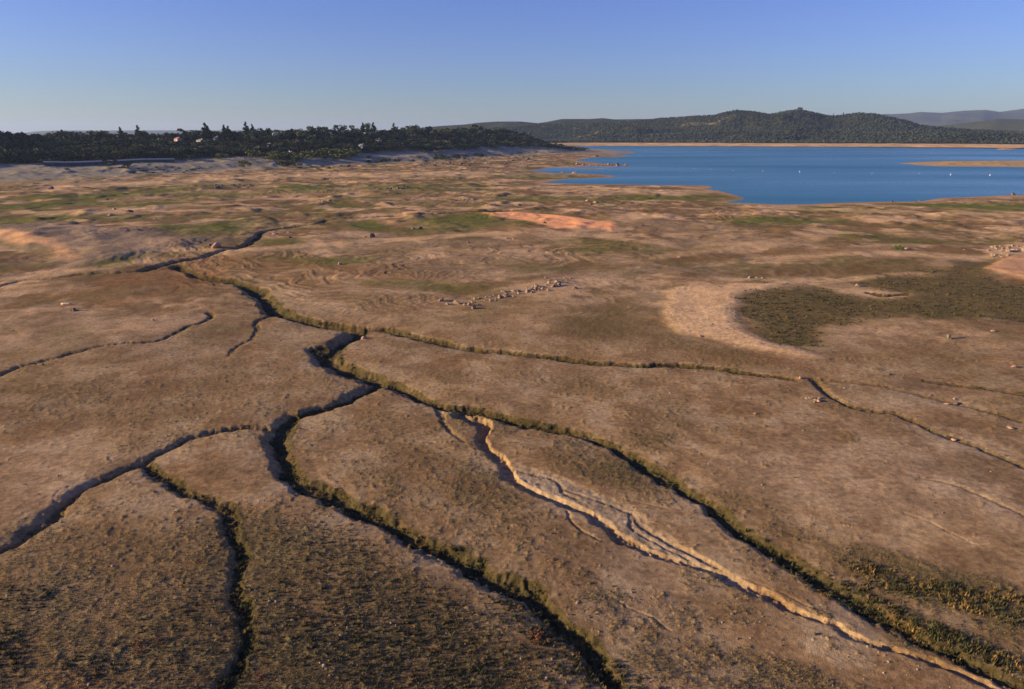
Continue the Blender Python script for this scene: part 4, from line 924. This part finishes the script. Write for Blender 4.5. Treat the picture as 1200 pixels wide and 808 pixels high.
# shrubs along the foot of the wood
def bush(px, py, hpx, lb, kind='bush', group='shrubs along the foot of the bluff', wk=1.3):
    x, y, z = at(px, py); h = hpx / FPX * math.sqrt(x * x + y * y)
    tree(kind, x, y, h, lb, 'bush', group, 'bush', wk)
for px, py, hp, kd in [(28, 189, 14, 'darkbush'), (14, 189, 15, 'darkbush'), (22, 190, 12, 'darkbush'), (38, 189, 12, 'darkbush'), (57, 194, 8, 'darkbush'), (127, 196, 9, 'darkbush'), (147, 196, 5, 'darkbush'), (79, 200, 3, 'darkbush'), (105, 187, 7, 'bush'), (113, 188, 5, 'bush'), (124, 187, 8, 'bush'),
                   (161, 184, 6, 'bush'), (188, 184, 7, 'bush'), (180, 185, 5, 'bush'), (203, 185, 5, 'darkbush'), (213, 187, 6, 'darkbush'), (224, 188, 7, 'darkbush'), (258, 187, 7, 'bush'), (285, 182, 9, 'bush'), (296, 184, 9, 'bush'), (303, 184, 6, 'bush')]:
    i_ = int(px)
    bush(px, py, hp, {'bush': 'yellow green shrub ', 'darkbush': 'dark green shrub '}[kd] + ('alone on the grey slope under the left end of the bluff' if px < 60 and py > 191 else 'at the dark clump at the left edge, ' + ('lowest' if py > 189.5 else 'right side' if px > 30 else 'leftmost' if px < 20 else 'middle') if px < 45 else 'on the grey slope above the left plain' if px < 100 else 'in front of the long retaining wall, ' + ('near its left part' if px < 108 else 'at the left of its middle' if px < 118 else 'at its middle' if px < 140 else 'right of its middle' if px < 170 else 'near its right part' if px < 184 else 'by its right end') if px < 215 else 'at the right end of the retaining wall' if px < 235 else 'alone on grey slope right of the wall' if px < 270 else 'at the left end of the shrub row, ' + ('furthest left' if px < 290 else 'second' if px < 300 else 'smallest')), kd)
for k in range(30):
    px = 318 + k * 3.3 + random.uniform(-2, 2)
    bush(px, 184.5 + random.uniform(-1.5, 2.5), random.uniform(7, 11), ('tall ' if k % 3 == 0 else 'low ' if k % 3 == 1 else 'middling ') + 'shrub in the dense row before the middle bluff, ' + ['at its left end', 'left of its middle', 'at its middle', 'right of its middle', 'at its right end'][k // 6], random.choice(['bush', 'bush', 'darkbush']), 'dense shrub row before the middle bluff', 1.1)
for k in range(26):
    px = random.uniform(425, 570); bush(px, 187 + random.uniform(-2, 4) - max(0, px - 500) * .06, random.uniform(2.5, 5.5), 'low dark shrub on the stony slope under the bluff, ' + ('below the cream roof' if px < 445 else 'below the long cream house' if px < 485 else 'below the last white house' if px < 530 else 'near the headland'), random.choice(['bush', 'darkbush', 'darkbush']), 'low shrubs on the stony slope', 1.3)
for k in range(22):
    px = 140 + k * 4.4; bush(px, 199 + random.uniform(-2.5, 4), random.uniform(1.2, 2.8), ('smallest' if k % 3 == 0 else 'dark') + ' shrub in the band across the shaded flat, ' + ('left end' if px < 165 else 'left of its middle' if px < 188 else 'right of its middle' if px < 212 else 'right end') + (', upper side' if k % 2 else ', lower side'), 'darkbush', 'small shrubs of the shaded flat', 1.6)
for k in range(14):
    px = random.uniform(350, 415); bush(px, 197 + random.uniform(-2, 3), random.uniform(1.2, 2.6), 'small dark shrub on the tan flat below the shrub row, ' + ('left end' if px < 366 else 'left of its middle' if px < 382 else 'right of its middle' if px < 398 else 'right end'), 'darkbush', 'small shrubs of the tan flat', 1.7)
bush(1053.5, 293.5, 5.5, 'round bright green bush beside a white stone on the right plain', 'green', None, 1.0)
bush(518, 186.5, 5, 'leafy green shrub at the left of the stony patch', 'green', None, 1.0)
bush(448, 190, 5, 'dark green shrub at the edge of the tan flat under the houses', 'darkbush', None, 1.2)

# retaining wall at the left: wall face with a pale coping, following the slope
wl = put(bpy.data.objects.new('retaining_wall', None), 'long grey retaining wall with pale coping above the grey slope at left', 'retaining wall'); COL.objects.link(wl)
pts = []
for px in range(44, 206, 6):
    r_ = r_of(px, 66); x, y = along(px, r_); pts.append((x, y))
z0 = [float(hz(*p)) for p in pts]; z0 = np.convolve(np.pad(z0, 4, 'edge'), np.ones(9) / 9, 'valid')
def strip(prof):
    V_, F_ = [], []; n = len(prof)
    for i, (x, y) in enumerate(pts):
        u = np.array([x, y]) / math.hypot(x, y)
        for dd, zz in prof: V_.append((x + u[0] * dd, y + u[1] * dd, z0[i] + zz))
    for i in range(len(pts) - 1):
        for k in range(n): F_.append((i * n + k, i * n + (k + 1) % n, (i + 1) * n + (k + 1) % n, (i + 1) * n + k))
    F_.append(tuple(range(n))); F_.append(tuple(range((len(pts) - 1) * n, len(pts) * n))[::-1]); return V_, F_
for nm, pr, m in (('wall_face', [(0, -5), (1.2, 3.6), (2.2, 3.6), (2.4, -5)], M_conc), ('coping', [(.9, 3.61), (.9, 4.8), (2.6, 4.8), (2.6, 3.61)], M_cop)):
    V_, F_ = strip(pr); me = bpy.data.meshes.new(nm); me.from_pydata(V_, [], F_); me.materials.append(m); link(nm, me, wl)

# far hills: oak and pine cover, and single big trees on the crest
items = []
hx = []
rg = np.random.default_rng(3)
N = 34000
a_ = rg.uniform(az_of(430), az_of(1330), N); r_ = 2480 + 1500 * rg.random(N) ** 1.0
x_, y_ = r_ * np.sin(a_), r_ * np.cos(a_); z_ = hz(x_, y_); sl = field(SDL.ravel(), x_, y_); br = field(BARE, x_, y_)
ok = (sl > 150 + rg.uniform(-10, 40, N)) & (z_ > 3) & (br < rg.uniform(.3, 1.6, N)) & (sd_poly(x_, y_, BLUFF) < -50)
hx = [(x, y, z) for x, y, z in zip(x_[ok], y_[ok], z_[ok])]
lumpV, lumpF = [], []
bm = bmesh.new(); bmesh.ops.create_icosphere(bm, subdivisions=1, radius=1); iv = np.array([v.co[:] for v in bm.verts]); ifc = np.array([[v.index for v in f.verts] for f in bm.faces]); bm.free()
n = len(hx); P = np.array(hx)
h = rg.uniform(3, 7.5, n)
Vv = iv[None] * (1 + rg.normal(0, .24, (n, len(iv), 1))) * np.stack([h * .62, h * .62, h * .55], 1)[:, None, :]
Vv[..., 2] += (h * .5)[:, None]; Vv += P[:, None, :]
Fv = ifc[None] + (np.arange(n) * len(iv))[:, None, None]
cc = np.array([.030, .040, .026])[None] * rg.uniform(.9, 1.1, (n, 1)) * (1 + .9 * fbm(P[:, 0], P[:, 1], 260, 3, 88)[:, None]) * (1 + rg.normal(0, .06, (n, 3)))  # broad tone variation paints valley shadows into the forest colour
put(link('hill_forest', raw_mesh('hill_forest', Vv.reshape(-1, 3), Fv.reshape(-1, 3), M_leaf, np.repeat(cc, len(iv), 0), smooth=False)), 'dark oak and pine forest covering the hills beyond the lake', 'forest', kind='stuff')
for px, hh, lb in [(934, 20, 'single big tree on the second rounded hilltop beyond the lake'), (974, 15, 'single tree in the saddle right of the second hilltop'), (985, 15, 'thin single tree on the crest between second and third hilltops')]:
    a = az_of(px); rr_ = np.linspace(3000, 4000, 200); xx, yy = rr_ * math.sin(a), rr_ * math.cos(a); zz = hz(xx, yy); k = int(np.argmax((zz - CAMZ) / rr_))
    tree('darkbush' if px == 934 else 'tall', float(xx[k]), float(yy[k]), hh, lb, 'tree', None, 'oak_tree' if px == 934 else None)

# ------------------------------------------------------------------ buoys
def buoy_parts(o):
    def lathe(pr, m, name):
        n = 14; V_ = []; F_ = []
        for r_, z_ in pr:
            for k in range(n): V_.append((r_ * math.cos(2 * math.pi * k / n), r_ * math.sin(2 * math.pi * k / n), z_))
        for i in range(len(pr) - 1):
            for k in range(n): F_.append((i * n + k, i * n + (k + 1) % n, (i + 1) * n + (k + 1) % n, (i + 1) * n + k))
        me = bpy.data.meshes.new(name); me.from_pydata(V_, [], F_); me.materials.append(m)
        for p in me.polygons: p.use_smooth = True
        return link(name, me, o)
    lathe([(.02, -.5), (.55, -.35), (.72, 0), (.6, .3), (.36, .42)], M_buoy, 'float'); lathe([(.33, .42), (.30, 1.1)], M_buoy, 'post'); lathe([(.302, 1.1), (.30, 1.35)], M_buoyr, 'band'); lathe([(.30, 1.35), (.26, 1.7), (.01, 1.8)], M_buoy, 'cap')
proto = None
bu = [(813, 198), (833, 199), (859, 200), (894, 201), (937, 202), (978, 202.6), (1022, 203.6), (1077, 203.8), (1114, 205.4), (1160, 206)]
bl = ['furthest left white buoy, off the end of the rocky spit', 'second white buoy from the left in the buoy line', 'third white buoy from the left in the buoy line', 'fourth white buoy from the left in the buoy line', 'white buoy in the middle of the lake, left of the reddish one', 'reddish looking buoy right of the bright middle one', 'faint buoy in the gap left of the sand island tip', 'faint buoy below the left tip of the sand island', 'bright white buoy below the sand island, second from the right', 'bright white buoy below the sand island, furthest right']
for (px, py), lb in zip(bu, bl):
    x, y = flat(px, py, 0)
    if proto is None:
        o = bpy.data.objects.new('buoy', None); COL.objects.link(o); buoy_parts(o); proto = o
    else:
        o = proto.copy(); COL.objects.link(o)
        for ch in list(proto.children):
            c = ch.copy(); COL.objects.link(c); c.parent = o
    o.location = (x, y, 0); s_ = {1114: .9, 1160: .9, 937: .8}.get(px, .5); o.scale = (s_, s_, s_)
    put(o, lb, 'buoy', 'buoy line across the lake')

# ------------------------------------------------------------------ two small figures on the near shore
M_skin = mat('skin', (.45, .28, .20), rough=.6); M_shirt = mat('dark_shirt', (.05, .06, .09), nscale=8, namp=.2); M_pants = mat('grey_trousers', (.07, .065, .06), nscale=8, namp=.2); M_hair = mat('hair', (.03, .02, .015)); M_shirt2 = mat('brown_shirt', (.16, .07, .05), nscale=8, namp=.2)
def person(px, py, lb, ms, rz):
    x, y, z = at(px, py)
    o = put(bpy.data.objects.new('person', None), lb, 'person', None); COL.objects.link(o); o.location = (x, y, z); o.rotation_euler.z = rz
    J = {'pel': (0, 0, .95, .15), 'ch': (0, .02, 1.3, .17), 'nk': (0, .01, 1.5, .06), 'hd0': (0, -.01, 1.6, .085), 'hd': (0, -.02, 1.70, .095),
         'sl': (.18, .02, 1.43, .065), 'el': (.25, .04, 1.15, .045), 'wl': (.24, -.06, .93, .032), 'hl': (.235, -.09, .84, .035), 'sr': (-.18, .02, 1.43, .065), 'er': (-.25, .04, 1.15, .045), 'wr': (-.24, -.04, .93, .032), 'hr': (-.235, -.07, .84, .035),
         'tl': (.10, 0, .88, .10), 'kl': (.11, -.03, .50, .065), 'al': (.11, .02, .09, .045), 'fl': (.12, -.14, .04, .04), 'tr': (-.10, 0, .88, .10), 'kr': (-.11, -.01, .50, .065), 'ar': (-.11, .05, .09, .045), 'fr': (-.12, -.11, .04, .04)}
    E = [('pel', 'ch'), ('ch', 'nk'), ('nk', 'hd0'), ('hd0', 'hd'), ('ch', 'sl'), ('sl', 'el'), ('el', 'wl'), ('wl', 'hl'), ('ch', 'sr'), ('sr', 'er'), ('er', 'wr'), ('wr', 'hr'), ('pel', 'tl'), ('tl', 'kl'), ('kl', 'al'), ('al', 'fl'), ('pel', 'tr'), ('tr', 'kr'), ('kr', 'ar'), ('ar', 'fr')]
    ks = list(J)
    def grow(name, keys, extra, m):
        me = bpy.data.meshes.new(name); kk = [k for k in ks if k in keys]; ed = [(kk.index(a), kk.index(b)) for a, b in E if a in kk and b in kk]
        me.from_pydata([J[k][:3] for k in kk], ed, []); ob = link(name, me, o)
        ob.modifiers.new('skin', 'SKIN'); su = ob.modifiers.new('sub', 'SUBSURF'); su.levels = su.render_levels = 2
        for i, k in enumerate(kk):
            me.skin_vertices[0].data[i].radius = (J[k][3] + extra,) * 2; me.skin_vertices[0].data[i].use_root = (i == 0)
        me.materials.append(m); return ob
    grow('body', ks, 0, M_skin); grow('shirt', ['pel', 'ch', 'sl', 'el', 'sr', 'er'], .018, ms); grow('trousers', ['pel', 'tl', 'kl', 'al', 'tr', 'kr', 'ar'], .02, M_pants)
    bm = bmesh.new(); bmesh.ops.create_uvsphere(bm, u_segments=12, v_segments=8, radius=.115)
    for v in bm.verts: v.co = Vector((v.co.x, v.co.y * 1.05 + .015, v.co.z * (1 if v.co.z > 0 else .6) + 1.73))
    me = bpy.data.meshes.new('hair'); bm.to_mesh(me); bm.free(); me.materials.append(M_hair); link('hair', me, o)
person(1076.5, 238.2, 'tiny figure in dark clothes standing at the near lake shore, right one of two', M_shirt, 2.6)
person(1073.8, 237.8, 'tiny figure in a brown shirt standing at the near lake shore, left one of two', M_shirt2, 3.4)

# ------------------------------------------------------------------ grass and scrub
rg = np.random.default_rng(9)
def tufts(name, N, rmin, rmax, dens, sizef, pal, label, cat, blades=8, spread=.35, jit=.4):
    a = rg.uniform(R(-46), R(46), N); u = rg.random(N); r_ = rmin * (rmax / rmin) ** u
    x, y = r_ * np.sin(a), r_ * np.cos(a); p = dens(x, y); k = rg.random(N) < p
    x, y = x[k], y[k]; n = len(x); z = hz(x, y); h = sizef(x, y) * rg.uniform(.5, 1.4, n)
    th = rg.uniform(0, 6.28, (n, blades)); lean = rg.uniform(.15, 1.0, (n, blades)) * spread * 2; L = h[:, None] * rg.uniform(.55, 1.1, (n, blades))
    bx = rg.normal(0, .22, (n, blades)) * h[:, None] * 1.2; by = rg.normal(0, .22, (n, blades)) * h[:, None] * 1.2
    wd = h[:, None] * .17 * rg.uniform(.6, 1.4, (n, blades))
    cx, sx = np.cos(th), np.sin(th)
    b0 = np.stack([x[:, None] + bx - sx * wd, y[:, None] + by + cx * wd, z[:, None] - .04 + 0 * bx], -1)
    b1 = np.stack([x[:, None] + bx + sx * wd, y[:, None] + by - cx * wd, z[:, None] - .04 + 0 * bx], -1)
    tp = np.stack([x[:, None] + bx + cx * lean * L, y[:, None] + by + sx * lean * L, z[:, None] + L], -1)
    V_ = np.stack([b0, b1, tp], 2).reshape(-1, 3); F_ = np.arange(len(V_)).reshape(-1, 3)
    pi_ = pal(x, y, n); c = np.repeat(pi_ * rg.uniform(1 - jit, 1 + jit, (n, 1)), blades * 3, 0) * np.repeat(rg.uniform(.8, 1.2, (n * blades, 1)), 3, 0)
    print(name, n)
    return put(link(name, raw_mesh(name, V_, F_, M_grass, c, smooth=False)), label, cat, kind='stuff')
PALG = np.array([[.21, .16, .085], [.14, .115, .06], [.095, .09, .048], [.075, .08, .042], [.22, .125, .06], [.27, .215, .13]])
def pal_dry(x, y, n):
    vd = field(VEG, x, y); i = rg.choice(6, n, p=[.3, .22, .16, .08, .12, .12]); j = rg.choice(6, n, p=[.08, .25, .32, .25, .05, .05])
    return PALG[np.where(rg.random(n) < np.clip((vd - .55) * 1.8, 0, .9), j, i)]
tufts('grass', 750000, 37, 190, lambda x, y: field(VEG2, x, y) * .5 * (1 - field(np.clip(CUT * 3, 0, 1), x, y)), lambda x, y: .05 + .045 * field(VEG2, x, y), pal_dry, 'short dry grass tufts covering the near plain', 'grass', 6, .6)
def pal_sc(x, y, n):
    q = rg.random(n); c = np.array([[.055, .065, .03], [.075, .08, .035], [.11, .09, .04]])[rg.integers(0, 3, n)]
    c = c * rg.uniform(.45, 1.25, (n, 1)); right = (fbm(x, y, 7, 2, 77) > .3) ; return np.where(right[:, None] & (q < .5)[:, None], np.array([.26, .17, .06]), c)
tufts('weeds', 300000, 37, 330, lambda x, y: np.clip(field(VEGD_SHADE, x, y) * 1.1 - .25, 0, 1) * (.35 + .65 * ss(-.1, .25, fbm(x, y, 3, 2, 79))) * ss(.04, .25, field(CUT, x, y)), lambda x, y: .12 + .16 * ss(0, .3, fbm(x, y, 2.2, 2, 81)), pal_sc, 'dark green weeds growing thickly along the gullies', 'weeds', 9, .5)
# loose gravel and clods on the bare soil
N = 16000; a_ = rg.uniform(R(-46), R(46), N); r_ = 38 * (230 / 38) ** rg.random(N); x_, y_ = r_ * np.sin(a_), r_ * np.cos(a_)
ok = (rg.random(N) < .12 + .9 * ss(.05, .35, fbm(x_, y_, 9, 3, 300))) & (field(CUT, x_, y_) < .1); x_, y_ = x_[ok], y_[ok]; n = len(x_)
s_ = .035 * (1 + rg.exponential(.75, n)); s_ = np.minimum(s_, .22)
Vv = iv[None] * (1 + rg.normal(0, .2, (n, len(iv), 1))) * (s_[:, None] * rg.uniform(.7, 1.2, (n, 3)))[:, None, :]
Vv[..., 0] += x_[:, None]; Vv[..., 1] += y_[:, None]; Vv[..., 2] = Vv[..., 2] * .7 + (hz(x_, y_) + s_ * .25)[:, None]
cc = np.array([[.30, .215, .15], [.16, .115, .08], [.36, .28, .20], [.10, .085, .07]])[rg.integers(0, 4, n)] * rg.uniform(.7, 1.2, (n, 1))
put(link('gravel', raw_mesh('gravel', Vv.reshape(-1, 3), (ifc[None] + (np.arange(n) * len(iv))[:, None, None]).reshape(-1, 3), M_grass, np.repeat(cc, len(iv), 0), smooth=False)), 'loose pebbles and clods strewn over the bare soil', 'gravel', kind='stuff')
SCR = np.zeros(Xf.size, f32)
ell([(1110, 748, 85, 10, .42, 1), (1020, 702, 55, 8, .5, .7), (1170, 774, 50, 8, .4, 1), (1070, 690, 60, 12, .2, .7), (1130, 700, 70, 14, .2, .8), (1180, 715, 50, 18, .2, .7), (1020, 668, 30, 8, .2, .7), (950, 680, 50, 10, .5, .5), (900, 640, 40, 7, .5, .5), (10, 760, 20, 30, 0, .5), (110, 780, 40, 16, 0, .4), (240, 740, 90, 50, 0, .12), (450, 740, 180, 70, .3, .22), (700, 790, 60, 20, .3, .5), (640, 735, 60, 20, .5, .5), (30, 700, 40, 16, 0, .3), (380, 640, 80, 30, .3, .15)], SCR, .5)
SCR[BAS[0]] = np.maximum(SCR[BAS[0]], BAS[1] * .42)
def pal_y(x, y, n):
    w_ = (x > 0) * (np.hypot(x, y) < 120) * ss(0, .3, fbm(x, y, 5, 2, 78) + .12)
    c = np.array([[.06, .065, .028], [.085, .08, .03], [.12, .095, .04]])[rg.integers(0, 3, n)]
    return np.where((rg.random(n) < w_ * .6)[:, None], np.array([.24, .155, .05]), c)
tufts('shrubs', 300000, 37, 260, lambda x, y: field(SCR, x, y) * .5, lambda x, y: .18 + .16 * field(SCR, x, y) + .12 * (np.hypot(x, y) > 130), pal_y, 'olive and golden low scrub crowding the near gullies', 'scrub', 12, .5)
def redb(px, py, s_, lb):
    x, y, z = at(px, py); (cm, V_, F_, c), tm = KINDS['bush'][0]
    o = bpy.data.objects.new('bush', None); COL.objects.link(o); o.location = (x, y, z - .02); o.scale = (s_ * 1.3, s_ * 1.3, s_ * .9); put(o, lb, 'bush')
    link('foliage', raw_mesh('foliage', V_, F_, M_leaf, c / np.array([.125, .135, .035]) * np.array([.20, .09, .045]), smooth=False), o); link('stem', tm, o)
redb(165, 756, .55, 'rusty red bush in the grass at lower left, left of its pair'); redb(187, 752, .4, 'small rusty red bush in the lower left grass, right of its pair'); redb(163, 766, .4, 'rusty red bush below the other two at lower left'); redb(306, 795, .4, 'rusty red bush at the bottom beside the vertical gully'); redb(632, 749, .7, 'rusty brown bush beside the bottom middle gully')

# ------------------------------------------------------------------ haze
hb = 30000
bm = bmesh.new(); box(bm, -hb, hb, -hb, hb, -12, 420); me = bpy.data.meshes.new('haze'); bm.to_mesh(me); bm.free()
mh = bpy.data.materials.new('air_haze'); mh.use_nodes = True; t = mh.node_tree; t.nodes.remove(t.nodes['Principled BSDF'])
pv = t.nodes.new('ShaderNodeVolumePrincipled'); pv.inputs['Color'].default_value = (.52, .70, 1.0, 1); pv.inputs['Density'].default_value = 4.0e-5; pv.inputs['Anisotropy'].default_value = .2
t.links.new(pv.outputs[0], t.nodes['Material Output'].inputs['Volume']); me.materials.append(mh)
put(link('haze', me), kind='stuff')
